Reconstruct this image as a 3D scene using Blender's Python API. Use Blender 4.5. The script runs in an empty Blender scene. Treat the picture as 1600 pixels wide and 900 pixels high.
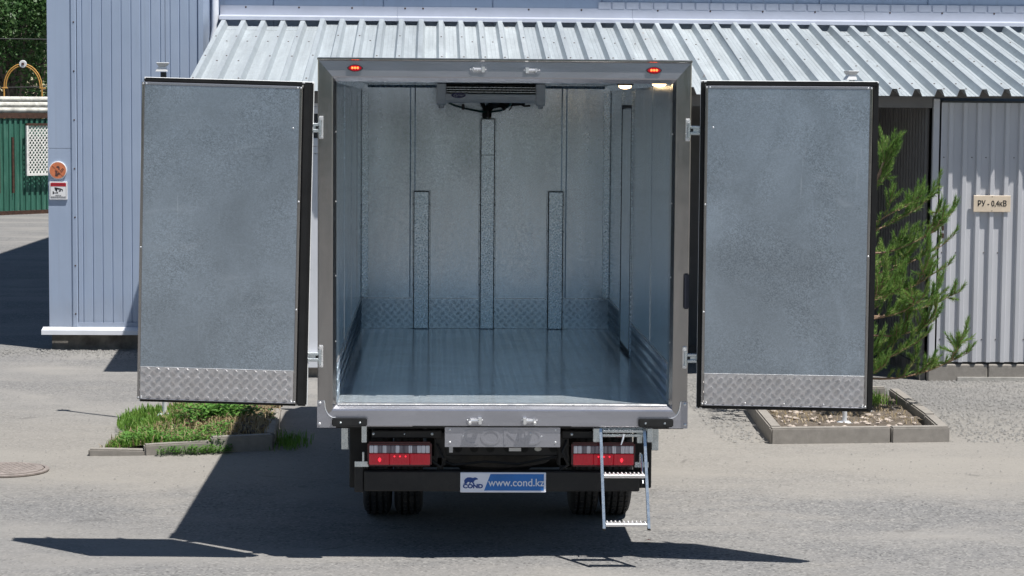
import bpy, bmesh, math, random
from mathutils import Vector, Matrix, noise
random.seed(7)
sc = bpy.context.scene
COL = sc.collection
PI = math.pi
R = math.radians

# ------------------------------------------------------------------ camera
cd = bpy.data.cameras.new('camera')
cam = bpy.data.objects.new('camera', cd); COL.objects.link(cam)
cd.sensor_width = 36.0; cd.lens = 3500 / 1600 * 36; cd.clip_start = 0.1; cd.clip_end = 3000
cam.matrix_world = (Matrix.Translation((-.43, -13.57, 2.77)) @ Matrix.Rotation(R(-2.03), 4, 'Z')
                    @ Matrix.Rotation(R(90 - 4.59), 4, 'X') @ Matrix.Rotation(R(0.43), 4, 'Z'))
sc.camera = cam

# ------------------------------------------------------------------ sky and sun
TX, TY = .325, .262                       # shadow run per metre of height
sun_to = Vector((TX, -TY, 1)).normalized()
el = math.asin(sun_to.z); az = math.atan2(sun_to.x, sun_to.y)
w = bpy.data.worlds.new('World'); sc.world = w; w.use_nodes = True
nt = w.node_tree; nt.nodes.clear()
wo = nt.nodes.new('ShaderNodeOutputWorld'); bg = nt.nodes.new('ShaderNodeBackground')
sky = nt.nodes.new('ShaderNodeTexSky'); sky.sky_type = 'NISHITA'; sky.sun_disc = False
sky.sun_elevation = el; sky.sun_rotation = az; sky.altitude = 900; sky.air_density = 1.15; sky.dust_density = 0.05; sky.ozone_density = 1.2
bg.inputs[1].default_value = 0.052
nt.links.new(sky.outputs[0], bg.inputs[0]); nt.links.new(bg.outputs[0], wo.inputs[0])
sl = bpy.data.lights.new('sun', 'SUN'); sl.energy = 4.6; sl.angle = R(.5); sl.color = (1.0, .965, .915)
so = bpy.data.objects.new('sun', sl); COL.objects.link(so)
so.rotation_euler = sun_to.to_track_quat('Z', 'Y').to_euler(); so.location = (6, -6, 20)
sc.view_settings.view_transform = 'Standard'; sc.view_settings.look = 'None'
sc.view_settings.exposure = 0.5; sc.view_settings.gamma = 1.0
cy = sc.cycles
cy.use_denoising = True
cy.max_bounces = 12; cy.diffuse_bounces = 5; cy.glossy_bounces = 8
cy.sample_clamp_indirect = 6.0; cy.blur_glossy = 0.6

# ------------------------------------------------------------------ material helpers
class NT:
    def __init__(s, name):
        s.m = bpy.data.materials.new(name); s.m.use_nodes = True
        s.t = s.m.node_tree; s.b = s.t.nodes['Principled BSDF']
        s.co = s.t.nodes.new('ShaderNodeTexCoord')
    def n(s, typ, **kw):
        n = s.t.nodes.new(typ)
        for k, v in kw.items(): setattr(n, k, v)
        return n
    def l(s, a, b): s.t.links.new(a, b)
    def mapped(s, scale=(1, 1, 1), world=False):
        mp = s.n('ShaderNodeMapping'); mp.inputs['Scale'].default_value = scale
        if world: s.l(s.n('ShaderNodeNewGeometry').outputs['Position'], mp.inputs[0])
        else: s.l(s.co.outputs['Object'], mp.inputs[0])
        return mp.outputs[0]
    def noise(s, vec, scale, detail=4, rough=.55, dist=0):
        n = s.n('ShaderNodeTexNoise'); n.inputs['Scale'].default_value = scale
        n.inputs['Detail'].default_value = detail; n.inputs['Roughness'].default_value = rough
        n.inputs['Distortion'].default_value = dist
        s.l(vec, n.inputs['Vector']); return n.outputs['Fac']
    def vor(s, vec, scale, feature='F1', out='Color'):
        n = s.n('ShaderNodeTexVoronoi', feature=feature); n.inputs['Scale'].default_value = scale
        s.l(vec, n.inputs['Vector']); return n.outputs[out]
    def ramp(s, fac, stops):
        r = s.n('ShaderNodeValToRGB'); e = r.color_ramp.elements
        while len(e) > 1: e.remove(e[-1])
        e[0].position = stops[0][0]; e[0].color = col4(stops[0][1])
        for p, c in stops[1:]:
            x = e.new(p); x.color = col4(c)
        s.l(fac, r.inputs[0]); return r.outputs[0]
    def mix(s, fac, a, b, mode='MIX'):
        n = s.n('ShaderNodeMix', data_type='RGBA', blend_type=mode)
        if isinstance(fac, (int, float)): n.inputs[0].default_value = fac
        else: s.l(fac, n.inputs[0])
        for i, v in ((6, a), (7, b)):
            if isinstance(v, tuple): n.inputs[i].default_value = col4(v)
            else: s.l(v, n.inputs[i])
        return n.outputs[2]
    def math(s, op, a, b=0.0):
        n = s.n('ShaderNodeMath', operation=op)
        for i, v in enumerate((a, b)):
            if isinstance(v, (int, float)): n.inputs[i].default_value = v
            else: s.l(v, n.inputs[i])
        return n.outputs[0]
    def base(s, c):
        if isinstance(c, tuple): s.b.inputs['Base Color'].default_value = col4(c)
        else: s.l(c, s.b.inputs['Base Color'])
    def rough(s, v):
        if isinstance(v, (int, float)): s.b.inputs['Roughness'].default_value = v
        else: s.l(v, s.b.inputs['Roughness'])
    def bump(s, h, strength=.3, dist=.01):
        b = s.n('ShaderNodeBump'); b.inputs['Strength'].default_value = strength; b.inputs['Distance'].default_value = dist
        s.l(h, b.inputs['Height']); s.l(b.outputs[0], s.b.inputs['Normal'])
def col4(c):
    if isinstance(c, (int, float)): return (c, c, c, 1)
    return (c[0], c[1], c[2], 1)

def plain(name, c, rough=.5, metal=0.0, var=.12, scale=6.0, spec=.5, emit=None, es=0.0, bump=0.0, vec_scale=(1, 1, 1)):
    k = NT(name); v = k.mapped(vec_scale)
    f = k.noise(v, scale, 5, .6)
    c = c if isinstance(c, tuple) else (c, c, c)
    lo = tuple(x * (1 - var) for x in c); hi = tuple(min(1, x * (1 + var)) for x in c)
    k.base(k.ramp(f, [(.3, lo), (.7, hi)]))
    k.rough(k.ramp(k.noise(v, scale * 2.3, 3), [(.3, max(.02, rough - .07)), (.7, rough + .07)]))
    k.b.inputs['Metallic'].default_value = metal
    k.b.inputs['Specular IOR Level'].default_value = spec
    if emit:
        k.b.inputs['Emission Color'].default_value = col4(emit); k.b.inputs['Emission Strength'].default_value = es
    if bump: k.bump(k.noise(v, scale * 12, 4), bump, .004)
    return k.m

def galv(name, c, rough=.36, spangle=70, contrast=.25, metal=1.0, cloud=.15, brush=(1, 1, 1), drough=.08, speck=0.0, smear=(1, 1, 1), scratch=0.0):
    k = NT(name); v = k.mapped(brush)
    sp = k.vor(v, spangle); sep = k.n('ShaderNodeSeparateColor'); k.l(sp, sep.inputs[0])
    fine = k.noise(v, spangle * 2.2, 3, .7)
    big = k.noise(k.mapped(smear), 1.7, 5, .6, .6)
    patch = k.noise(k.mapped((1.3, 1.3, 1.3)), 2.3, 3, .6, .4)
    f = k.math('ADD', k.math('MULTIPLY', sep.outputs[0], .55), k.math('MULTIPLY', fine, .45))
    f = k.math('ADD', k.math('MULTIPLY', k.math('SUBTRACT', f, .5), k.ramp(patch, [(.35, .35), (.65, 1.25)])), .5)
    c1 = tuple(x * (1 - contrast) for x in c); c2 = tuple(min(.98, x * (1 + contrast)) for x in c)
    cc = k.ramp(f, [(.25, c1), (.75, c2)])
    cl = k.ramp(big, [(.3, 1 - cloud), (.7, 1 + 0.0)])
    cc = k.mix(1.0, cc, cl, 'MULTIPLY')
    if speck:
        dark = k.math('MULTIPLY', k.ramp(sep.outputs[2], [(.80, 0), (.86, speck)]), k.ramp(patch, [(.45, 0), (.62, 1)]))
        cc = k.mix(dark, cc, tuple(x * .45 for x in c))
    if scratch:
        mp = k.n('ShaderNodeMapping'); mp.inputs['Rotation'].default_value = (0, R(38), 0); mp.inputs['Scale'].default_value = (70, 1, 2.2); k.l(k.co.outputs['Object'], mp.inputs[0])
        m2 = k.n('ShaderNodeMapping'); m2.inputs['Rotation'].default_value = (0, R(-52), 0); m2.inputs['Scale'].default_value = (60, 1, 3.0); k.l(k.co.outputs['Object'], m2.inputs[0])
        sc_ = k.math('MAXIMUM', k.ramp(k.noise(mp.outputs[0], 1.0, 2, .4), [(.74, 0), (.77, 1)]), k.ramp(k.noise(m2.outputs[0], 1.0, 2, .4), [(.75, 0), (.78, 1)]))
        cc = k.mix(k.math('MULTIPLY', sc_, scratch), cc, (.80, .84, .88))
        sm_ = k.noise(k.mapped((2.2, 1, 9)), 1.0, 6, .7, .5)
        cc = k.mix(k.ramp(sm_, [(.58, 0), (.74, .35)]), cc, (.66, .71, .76))
    k.base(cc)
    rr = k.math('ADD', k.math('MULTIPLY', sep.outputs[1], drough * 1.2), k.math('MULTIPLY', big, drough * 2))
    k.rough(k.math('ADD', rr, rough - drough * 1.4))
    k.b.inputs['Metallic'].default_value = metal
    k.bump(k.noise(k.mapped(smear), 3.0, 3), .10, .02)
    return k.m

M = {}
M['door_galv'] = galv('galvanised_door_sheet', (.49, .555, .62), .34, 170, .18, .86, .30, speck=.45, smear=(1.0, 1, .8), drough=.09, scratch=.35)
M['wall_galv'] = galv('galvanised_inner_sheet', (.64, .73, .805), .20, 110, .12, .88, .22, speck=.30, smear=(1.6, 1.6, .5), drough=.07)
M['duct_galv'] = galv('galvanised_channel', (.60, .69, .76), .25, 100, .17, .87, .1)
M['roof_galv'] = galv('weathered_zinc_roof', (.54, .59, .62), .46, 40, .05, .32, .22, (1, .35, 1), .05, smear=(3, .35, 1))
M['stainless'] = galv('brushed_stainless', (.40, .39, .385), .18, 14, .04, .97, .12, (3, 3, .5), .03)
M['stainless_h'] = galv('brushed_stainless_sill', (.47, .475, .52), .24, 14, .04, .74, .10, (.5, 3, 3), .03)  # same steel as the posts; bluish sky reflection tinted into its colour
M['plate_alu'] = galv('aluminium_tread_plate', (.76, .735, .73), .32, 30, .05, .78, .12)
M['floor_alu'] = galv('worn_floor_plate', (.78, .86, .91), .125, 22, .06, .64, .25, drough=.045)
M['chrome'] = plain('cast_bright_alloy', (.85, .85, .85), .26, .65, .05)
M['zinc'] = plain('zinc_plated_steel', (.68, .73, .75), .28, .85, .12, 20)
M['rubber'] = plain('black_rubber', .012, .55, 0, .3, 9, .4)
def dusty(name, c, dust, rough):
    k = NT(name); v = k.mapped((1, 1, 1))
    f = k.math('MULTIPLY', k.ramp(k.noise(v, 2.6, 6, .7, .4), [(.42, 0), (.75, 1)]), k.ramp(k.noise(v, 38, 4, .7), [(.3, .35), (.7, 1)]))
    k.base(k.mix(f, (c, c, c * 1.05), dust)); k.rough(k.ramp(f, [(0, rough), (1, .85)])); k.b.inputs['Specular IOR Level'].default_value = .4
    return k.m
M['black'] = dusty('black_chassis_paint', .014, (.060, .054, .047), .45)
M['tyre'] = dusty('tyre_rubber', .028, (.095, .086, .075), .75)
M['charcoal'] = plain('charcoal_plastic', .02, .42, 0, .25, 15, .45)
M['white_plastic'] = plain('grey_white_plastic', (.88, .90, .90), .4, 0, .05)
M['white_paint'] = plain('white_truck_paint', (.78, .79, .79), .3, 0, .04)
M['glass_dark'] = plain('dark_window_glass', (.02, .025, .03), .06, 0, .1, 2, .8)
M['dark_room'] = plain('dark_slat_gap', .006, .8, 0, .2)
M['red_lens'] = plain('red_lamp_lens', (.30, .008, .02), .12, 0, .25, 25, .6, (1, .03, .06), .10, vec_scale=(4, 1, .6))
M['lens_shell'] = plain('dark_red_lamp_shell', (.09, .006, .012), .2, 0, .2, 20, .6)
M['red_glow'] = plain('lit_red_bulb', (.8, .02, .05), .2, 0, .1, 30, .6, (1, .03, .05), 1.1)
M['red_hot'] = plain('lit_marker_diode', (.9, .1, .02), .2, 0, .1, 30, .6, (1, .12, .03), 3.0)
M['clear_lens_dark'] = plain('dark_clear_lens_cell', (.20, .18, .21), .1, 0, .5, 30, .7, vec_scale=(6, 1, .1))  # darker copy of the clear lens; reflector look put into the colour
M['clear_lens'] = plain('ribbed_clear_lens', (.70, .68, .71), .12, 0, .35, 30, .7, vec_scale=(6, 1, .1))
M['lamp_warm'] = plain('lit_warm_lens', (.9, .75, .5), .3, 0, .05, 9, .5, (1, .68, .36), 4.5)
M['plate_white'] = plain('number_plate_white', (.86, .88, .97), .35, 0, .05)
M['plate_blue'] = plain('number_plate_blue', (.02, .17, .52), .35, 0, .12, 5)
M['logo_blue'] = plain('logo_blue', (.01, .06, .27), .4)
M['badge_blue'] = plain('badge_blue', (.014, .014, .12), .3)
M['hose'] = plain('green_hose', (.01, .06, .05), .4)
M['letter_white'] = plain('white_lettering', (.75, .78, .82), .5)
M['letter_black'] = plain('black_lettering', (.012, .012, .013), .6)
M['letter_dark_red'] = plain('dark_red_lettering', (.12, .008, .012), .6)
M['concrete'] = plain('kerb_concrete', (.27, .25, .225), .85, 0, .13, 14, .3, bump=.5)
M['concrete_pale'] = plain('limewashed_concrete', (.40, .385, .355), .85, 0, .2, 12, .3, bump=.4)
M['plinth'] = plain('stained_plinth_concrete', (.20, .185, .165), .9, 0, .55, 5, .3, bump=.6)
M['bark'] = plain('pine_bark', (.30, .20, .14), .85, 0, .35, 22, .3, bump=.5)
M['bark_grey'] = plain('grey_bark', (.13, .11, .09), .9, 0, .35, 10, .3)
M['rust'] = plain('rusty_steel', (.055, .026, .016), .85, 0, .5, 12)
M['lattice_white'] = plain('flaking_white_paint', (.72, .71, .68), .6, 0, .2, 9)
M['arch_yellow'] = plain('ochre_paint', (.62, .33, .08), .5, 0, .15, 9)
M['pipe_white'] = plain('weathered_whitewash', (.56, .55, .50), .75, 0, .35, 5)
M['sign_orange'] = plain('faded_orange_print', (.63, .20, .09), .5, 0, .18, 18)
M['sign_brown'] = plain('faded_pictogram', (.10, .05, .045), .6, 0, .5, 30)
M['sign_white'] = plain('white_sign_board', (.80, .80, .80), .45, 0, .04)
M['sign_red'] = plain('red_sign_print', (.50, .025, .04), .45, 0, .08)
M['sign_cream'] = plain('yellowed_sign_board', (.72, .60, .46), .5, 0, .12, 7)
M['cable'] = plain('grey_cable', .05, .6)
M['grit'] = plain('grey_grit', (.22, .215, .205), .9, 0, .35, 30, .3)
M['stone'] = plain('pale_rubble', (.42, .36, .31), .9, 0, .3, 20, .3)
M['debris_red'] = plain('dry_red_leaf', (.30, .05, .03), .8)
M['iron'] = plain('worn_manhole_iron', (.27, .235, .215), .75, .2, .25, 14, .3, bump=.4)
M['facade_shade_trim'] = plain('pale_steel_trim', (.62, .65, .70), .45, 0, .05)
M['flashing'] = plain('pale_blue_grey_flashing', (.46, .49, .57), .4, 0, .05, 4)
M['white_trim'] = plain('white_steel_flashing', (.64, .66, .70), .4, 0, .06, 4)
M['lamp_grey'] = plain('grey_lamp_paint', (.60, .61, .62), .45)
M['dark_corr'] = plain('dark_grey_cladding', (.15, .145, .145), .55, 0, .12, 3)
M['gate_paint'] = plain('grey_gate_paint', (.53, .535, .56), .5, 0, .07, 2.2, vec_scale=(1, 1, .4))
M['cab_grille'] = plain('cab_black_trim', .02, .5)

def age_roof():
    k = NT.__new__(NT); k.m = M['roof_galv']; k.t = k.m.node_tree; k.b = k.t.nodes['Principled BSDF']
    k.co = k.n('ShaderNodeTexCoord')
    src = k.b.inputs['Base Color'].links[0].from_socket
    oi = k.n('ShaderNodeObjectInfo')
    c = k.mix(1.0, src, k.ramp(oi.outputs['Random'], [(0, (.86, .87, .88)), (1, (1.08, 1.07, 1.05))]), 'MULTIPLY')
    st = k.noise(k.mapped((16, .5, 1), True), 1.0, 5, .65)
    c = k.mix(k.ramp(st, [(.5, 0), (.75, .5)]), c, (.36, .40, .42))
    ru = k.noise(k.mapped((1, .6, 1), True), 2.7, 5, .65)
    c = k.mix(k.ramp(ru, [(.685, 0), (.72, .8)]), c, (.30, .15, .07))
    k.base(c)
age_roof()
def facade_mat():
    k = NT('blue_grey_sandwich_panel'); v = k.mapped((1, 1, 1), True)
    a = k.noise(k.mapped((.9, .9, .9), True), 1.2, 5, .6)
    st = k.noise(k.mapped((7, 7, .5), True), 1.5, 4, .6)
    c = k.ramp(a, [(.3, (.335, .41, .54)), (.7, (.38, .455, .585))])
    k.base(k.mix(.5, c, k.ramp(st, [(.3, (.90,.90,.91)), (.65, (1, 1, 1))]), 'MULTIPLY'))
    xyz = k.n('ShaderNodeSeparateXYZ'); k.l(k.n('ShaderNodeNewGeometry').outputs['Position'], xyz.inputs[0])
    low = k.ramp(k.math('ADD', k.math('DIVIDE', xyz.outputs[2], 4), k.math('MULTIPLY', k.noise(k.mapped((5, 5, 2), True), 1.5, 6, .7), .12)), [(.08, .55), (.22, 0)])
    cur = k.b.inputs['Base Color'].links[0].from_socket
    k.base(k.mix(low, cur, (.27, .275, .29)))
    drip = k.noise(k.mapped((14, 14, .35), True), 1.0, 4, .6)
    cur = k.b.inputs['Base Color'].links[0].from_socket
    k.base(k.mix(k.ramp(drip, [(.60, 0), (.76, .28)]), cur, (.24, .26, .31)))
    k.bump(k.noise(k.mapped((1, 1, .5), True), 1.6, 3), .25, .03)
    k.rough(.45); return k.m
M['facade'] = facade_mat()

def fence_mat():
    k = NT('weathered_green_fence_paint')
    st = k.noise(k.mapped((6, 6, .8), True), 1.6, 5, .65)
    c = k.ramp(st, [(.3, (.02, .085, .06)), (.55, (.035, .14, .10)), (.78, (.10, .20, .16))])
    k.base(c); k.rough(.6); return k.m
M['fence_green'] = fence_mat()

def asphalt_mat():
    k = NT('dusty_asphalt'); v = k.mapped((1, 1, 1), True)
    fine = k.noise(v, 90, 3, .7)
    mid = k.noise(v, 9, 6, .65)
    big = k.noise(k.mapped((.35, .75, 1), True), 1.1, 6, .6, .5)
    streak = k.noise(k.mapped((.6, 1.5, 1), True), 1.3, 8, .65, .5)
    agg = k.vor(v, 62); sep = k.n('ShaderNodeSeparateColor'); k.l(agg, sep.inputs[0])
    grey = k.ramp(mid, [(.25, (0.176, 0.175, 0.174)), (.75, (0.234, 0.230, 0.226))])
    c = k.mix(k.ramp(sep.outputs[0], [(.0, 0), (.66, 0), (1, .75)]), grey, (0.377, 0.365, 0.344))
    c = k.mix(k.ramp(sep.outputs[1], [(.0, .85), (.26, 0)]), c, (0.066, 0.066, 0.066))
    c = k.mix(k.ramp(fine, [(.3, .5), (.6, 0)]), c, (0.098, 0.098, 0.098))
    dust = k.ramp(big, [(.42, 0), (.66, .85)])
    c = k.mix(dust, c, (0.275, 0.264, 0.248))
    c = k.mix(k.ramp(streak, [(.52, 0), (.80, .45)]), c, (0.299, 0.280, 0.250))
    # sandy band along the beds and under the wall (where sand has drifted)
    pos = k.n('ShaderNodeNewGeometry').outputs['Position']; xyz = k.n('ShaderNodeSeparateXYZ'); k.l(pos, xyz.inputs[0])
    yy = k.math('ADD', xyz.outputs[1], k.math('MULTIPLY', k.math('SUBTRACT', big, .5), 3.0))
    band = k.ramp(k.math('DIVIDE', yy, 20), [(.08, 0), (.17, .55), (.26, .5), (.36, .15), (.6, 0)])
    c = k.mix(band, c, (0.292, 0.270, 0.236))
    ck = k.n('ShaderNodeTexVoronoi', feature='DISTANCE_TO_EDGE'); ck.inputs['Scale'].default_value = .55
    ckv = k.n('ShaderNodeMix', data_type='VECTOR'); ckv.inputs[0].default_value = .12
    nn = k.n('ShaderNodeTexNoise'); nn.inputs['Scale'].default_value = 2.4; nn.inputs['Detail'].default_value = 6
    k.l(v, nn.inputs['Vector']); k.l(v, ckv.inputs[4]); k.l(nn.outputs['Color'], ckv.inputs[5]); k.l(ckv.outputs[1], ck.inputs['Vector'])
    crack = k.ramp(ck.outputs['Distance'], [(.0, 1), (.004, 1), (.009, 0)])
    crack = k.math('MULTIPLY', crack, k.ramp(k.noise(v, .8, 3), [(.60, 0), (.70, .5)]))
    c = k.mix(crack, c, (0.061, 0.057, 0.053))
    
    wear = k.noise(k.mapped((.28, .28, 1), True), 1.0, 3, .5, .8)
    c = k.mix(k.ramp(wear, [(.48, 0), (.60, .16)]), c, (0.152, 0.152, 0.153))
    spots = k.noise(v, 3.1, 2, .5)
    c = k.mix(k.ramp(spots, [(.70, 0), (.76, .35)]), c, (0.082, 0.080, 0.078))
    tiny = k.vor(v, 14, 'F1', 'Distance')
    c = k.mix(k.ramp(tiny, [(.06, .7), (.11, 0)]), c, (0.057, 0.053, 0.049))
    k.base(c); k.rough(.92); k.b.inputs['Specular IOR Level'].default_value = .25
    h = k.math('ADD', k.math('MULTIPLY', fine, .5), k.math('MULTIPLY', sep.outputs[0], .5))
    h = k.math('ADD', h, k.math('MULTIPLY', mid, 1.0))
    k.bump(k.math('SUBTRACT', h, k.math('MULTIPLY', crack, 1.5)), .45, .012)
    return k.m
M['asphalt'] = asphalt_mat()

def soil_mat():
    k = NT('dry_soil'); v = k.mapped((1, 1, 1), True)
    a = k.noise(v, 9, 6, .7); b = k.noise(v, 45, 4, .7)
    c = k.ramp(a, [(.25, (.07, .055, .042)), (.5, (.145, .118, .092)), (.75, (.235, .20, .165))])
    k.base(k.mix(.4, c, k.ramp(b, [(.3, (.4, .4, .4)), (.7, (1, 1, 1))]), 'MULTIPLY')); k.rough(.95)
    k.bump(b, .8, .02); return k.m
M['soil'] = soil_mat()

def leaf_mat(name, stops, scale=8, trans=.25, rough=.5):
    k = NT(name); v = k.mapped((1, 1, 1), True)
    c = k.ramp(k.noise(v, scale, 4, .7), stops)
    k.base(c); k.rough(rough); k.b.inputs['Specular IOR Level'].default_value = .3
    tr = k.n('ShaderNodeBsdfTranslucent'); k.l(c, tr.inputs[0])
    ad = k.n('ShaderNodeMixShader'); ad.inputs[0].default_value = trans
    out = k.t.nodes['Material Output']
    k.l(k.b.outputs[0], ad.inputs[1]); k.l(tr.outputs[0], ad.inputs[2]); k.l(ad.outputs[0], out.inputs[0])
    return k.m
M['needle'] = leaf_mat('pine_needles', [(.25, (.08, .18, .045)), (.5, (.18, .32, .075)), (.75, (.36, .46, .14))], 9, .45)
M['grass'] = leaf_mat('green_grass', [(.25, (.07, .19, .03)), (.5, (.15, .29, .045)), (.75, (.27, .36, .10))], 6, .4)
M['straw'] = leaf_mat('dry_straw', [(.25, (.22, .16, .08)), (.5, (.36, .28, .16)), (.75, (.48, .39, .25))], 8)
M['weed'] = leaf_mat('weed_leaves', [(.25, (.06, .17, .03)), (.6, (.13, .28, .05)), (.8, (.20, .34, .10))], 7)
M['leaf'] = leaf_mat('broad_leaves', [(.25, (.028, .075, .02)), (.5, (.055, .125, .035)), (.75, (.13, .20, .085))], .9)

# ------------------------------------------------------------------ mesh helpers
class MB:
    def __init__(s): s.v = []; s.f = []
    def add(s, vs, fs):
        o = len(s.v); s.v += [tuple(q) for q in vs]; s.f += [tuple(i + o for i in q) for q in fs]; return s
    def box(s, x0, x1, y0, y1, z0, z1):
        return s.add([(x0,y0,z0),(x1,y0,z0),(x1,y1,z0),(x0,y1,z0),(x0,y0,z1),(x1,y0,z1),(x1,y1,z1),(x0,y1,z1)],
                     [(0,3,2,1),(4,5,6,7),(0,1,5,4),(1,2,6,5),(2,3,7,6),(3,0,4,7)])
    def cbox(s, x0, x1, y0, y1, z0, z1, b=.004, seg=1):
        bm = bmesh.new()
        vs = [bm.verts.new(p) for p in [(x0,y0,z0),(x1,y0,z0),(x1,y1,z0),(x0,y1,z0),(x0,y0,z1),(x1,y0,z1),(x1,y1,z1),(x0,y1,z1)]]
        for q in [(0,3,2,1),(4,5,6,7),(0,1,5,4),(1,2,6,5),(2,3,7,6),(3,0,4,7)]: bm.faces.new([vs[i] for i in q])
        bmesh.ops.bevel(bm, geom=bm.edges[:], offset=b, segments=seg, affect='EDGES', clamp_overlap=True)
        bm.verts.index_update()
        s.add([v.co[:] for v in bm.verts], [[v.index for v in f.verts] for f in bm.faces]); bm.free(); return s
    def tube(s, pts, r, n=8, cap=True):
        pts = [Vector(p) for p in pts]; rs = r if isinstance(r, (list, tuple)) else [r] * len(pts)
        rings = []; up = None
        for i, p in enumerate(pts):
            d = (pts[min(i+1, len(pts)-1)] - pts[max(i-1, 0)]).normalized()
            if up is None: up = Vector((0,0,1)) if abs(d.z) < .9 else Vector((1,0,0))
            a = d.cross(up)
            if a.length < 1e-5: a = d.orthogonal()
            a.normalize(); b = a.cross(d).normalized(); up = b
            rings.append([p + (a*math.cos(2*PI*k/n) + b*math.sin(2*PI*k/n))*rs[i] for k in range(n)])
        vs = [q for g in rings for q in g]; fs = []
        for i in range(len(pts)-1):
            for k in range(n):
                fs.append((i*n+k, i*n+(k+1)%n, (i+1)*n+(k+1)%n, (i+1)*n+k))
        if cap: fs.append(tuple(range(n-1,-1,-1))); fs.append(tuple((len(pts)-1)*n+k for k in range(n)))
        return s.add(vs, fs)
    def lathe(s, c, prof, n=24, axis='z'):
        vs = []; fs = []
        for (r, h) in prof:
            for k in range(n):
                a = 2*PI*k/n; p = (r*math.cos(a), r*math.sin(a), h)
                if axis == 'x': p = (h, p[0], p[1])
                elif axis == 'y': p = (p[0], h, p[1])
                vs.append((c[0]+p[0], c[1]+p[1], c[2]+p[2]))
        for i in range(len(prof)-1):
            for k in range(n): fs.append((i*n+k, i*n+(k+1)%n, (i+1)*n+(k+1)%n, (i+1)*n+k))
        fs.append(tuple(range(n))); fs.append(tuple((len(prof)-1)*n+k for k in range(n)))
        return s.add(vs, fs)
    def prism(s, poly, fn, t0, t1):
        """poly in 2-D (u,v) extruded from t0 to t1; fn(u,v,t) -> point"""
        n = len(poly)
        vs = [fn(u, v, t0) for u, v in poly] + [fn(u, v, t1) for u, v in poly]
        return s.add(vs, [tuple(range(n-1,-1,-1)), tuple(range(n, 2*n))] + [(i, (i+1)%n, n+(i+1)%n, n+i) for i in range(n)])
    def strip(s, prof, fn, ts):
        """open profile [(u,h)] swept over ts; fn(u,h,t)"""
        vs = [fn(u, h, t) for t in ts for u, h in prof]; n = len(prof)
        return s.add(vs, [(j*n+i, j*n+i+1, (j+1)*n+i+1, (j+1)*n+i) for j in range(len(ts)-1) for i in range(n-1)])
    def xf(s, m): s.v = [tuple(m @ Vector(q)) for q in s.v]; return s

def setprops(o, label=None, cat=None, group=None, kind=None):
    if label: o['label'] = label
    if cat: o['category'] = cat
    if group: o['group'] = group
    if kind: o['kind'] = kind
    return o
def root_loc(p):
    while p is not None and p.parent is not None: p = p.parent
    return Vector(p.location) if p is not None else Vector((0,0,0))
def obj(name, mb, mat, parent=None, loc=(0,0,0), smooth=False, fixn=True, kind=None, label=None):
    me = bpy.data.meshes.new(name)
    off = root_loc(parent) if parent is not None else Vector(loc)
    me.from_pydata([(a-off.x, b-off.y, c-off.z) for a, b, c in mb.v], [], mb.f)
    if fixn:
        bm = bmesh.new(); bm.from_mesh(me); bmesh.ops.recalc_face_normals(bm, faces=bm.faces[:]); bm.to_mesh(me); bm.free()
    me.materials.append(M[mat] if isinstance(mat, str) else mat)
    o = bpy.data.objects.new(name, me); COL.objects.link(o)
    if parent is not None: o.parent = parent
    else: o.location = loc
    if smooth: sm(o)
    if kind: o['kind'] = kind
    if label: o['label'] = label
    return o
def sm(o, ang=35):
    me = o.data
    me.polygons.foreach_set('use_smooth', [True]*len(me.polygons))
    bm = bmesh.new(); bm.from_mesh(me)
    for e in bm.edges:
        if len(e.link_faces) == 2 and e.calc_face_angle(0) > R(ang): e.smooth = False
    bm.to_mesh(me); bm.free()
def empty(name, loc, label, cat, group=None):
    o = bpy.data.objects.new(name, None); COL.objects.link(o); o.location = loc; o.empty_display_size = .2
    return setprops(o, label, cat, group)
def text_mb(s, size, fn, depth=.002, align='CENTER', shear=0.0, bold=0.0):
    cu = bpy.data.curves.new('t', 'FONT'); cu.body = s; cu.size = size; cu.align_x = align; cu.align_y = 'CENTER'
    cu.extrude = depth; cu.shear = shear; cu.offset = bold
    o = bpy.data.objects.new('t', cu); COL.objects.link(o)
    bpy.context.view_layer.update()
    me = bpy.data.meshes.new_from_object(o)
    mb = MB().add([fn(v.co.x, v.co.y, v.co.z) for v in me.vertices], [tuple(p.vertices) for p in me.polygons])
    bpy.data.objects.remove(o); bpy.data.curves.remove(cu); bpy.data.meshes.remove(me)
    return mb

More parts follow.
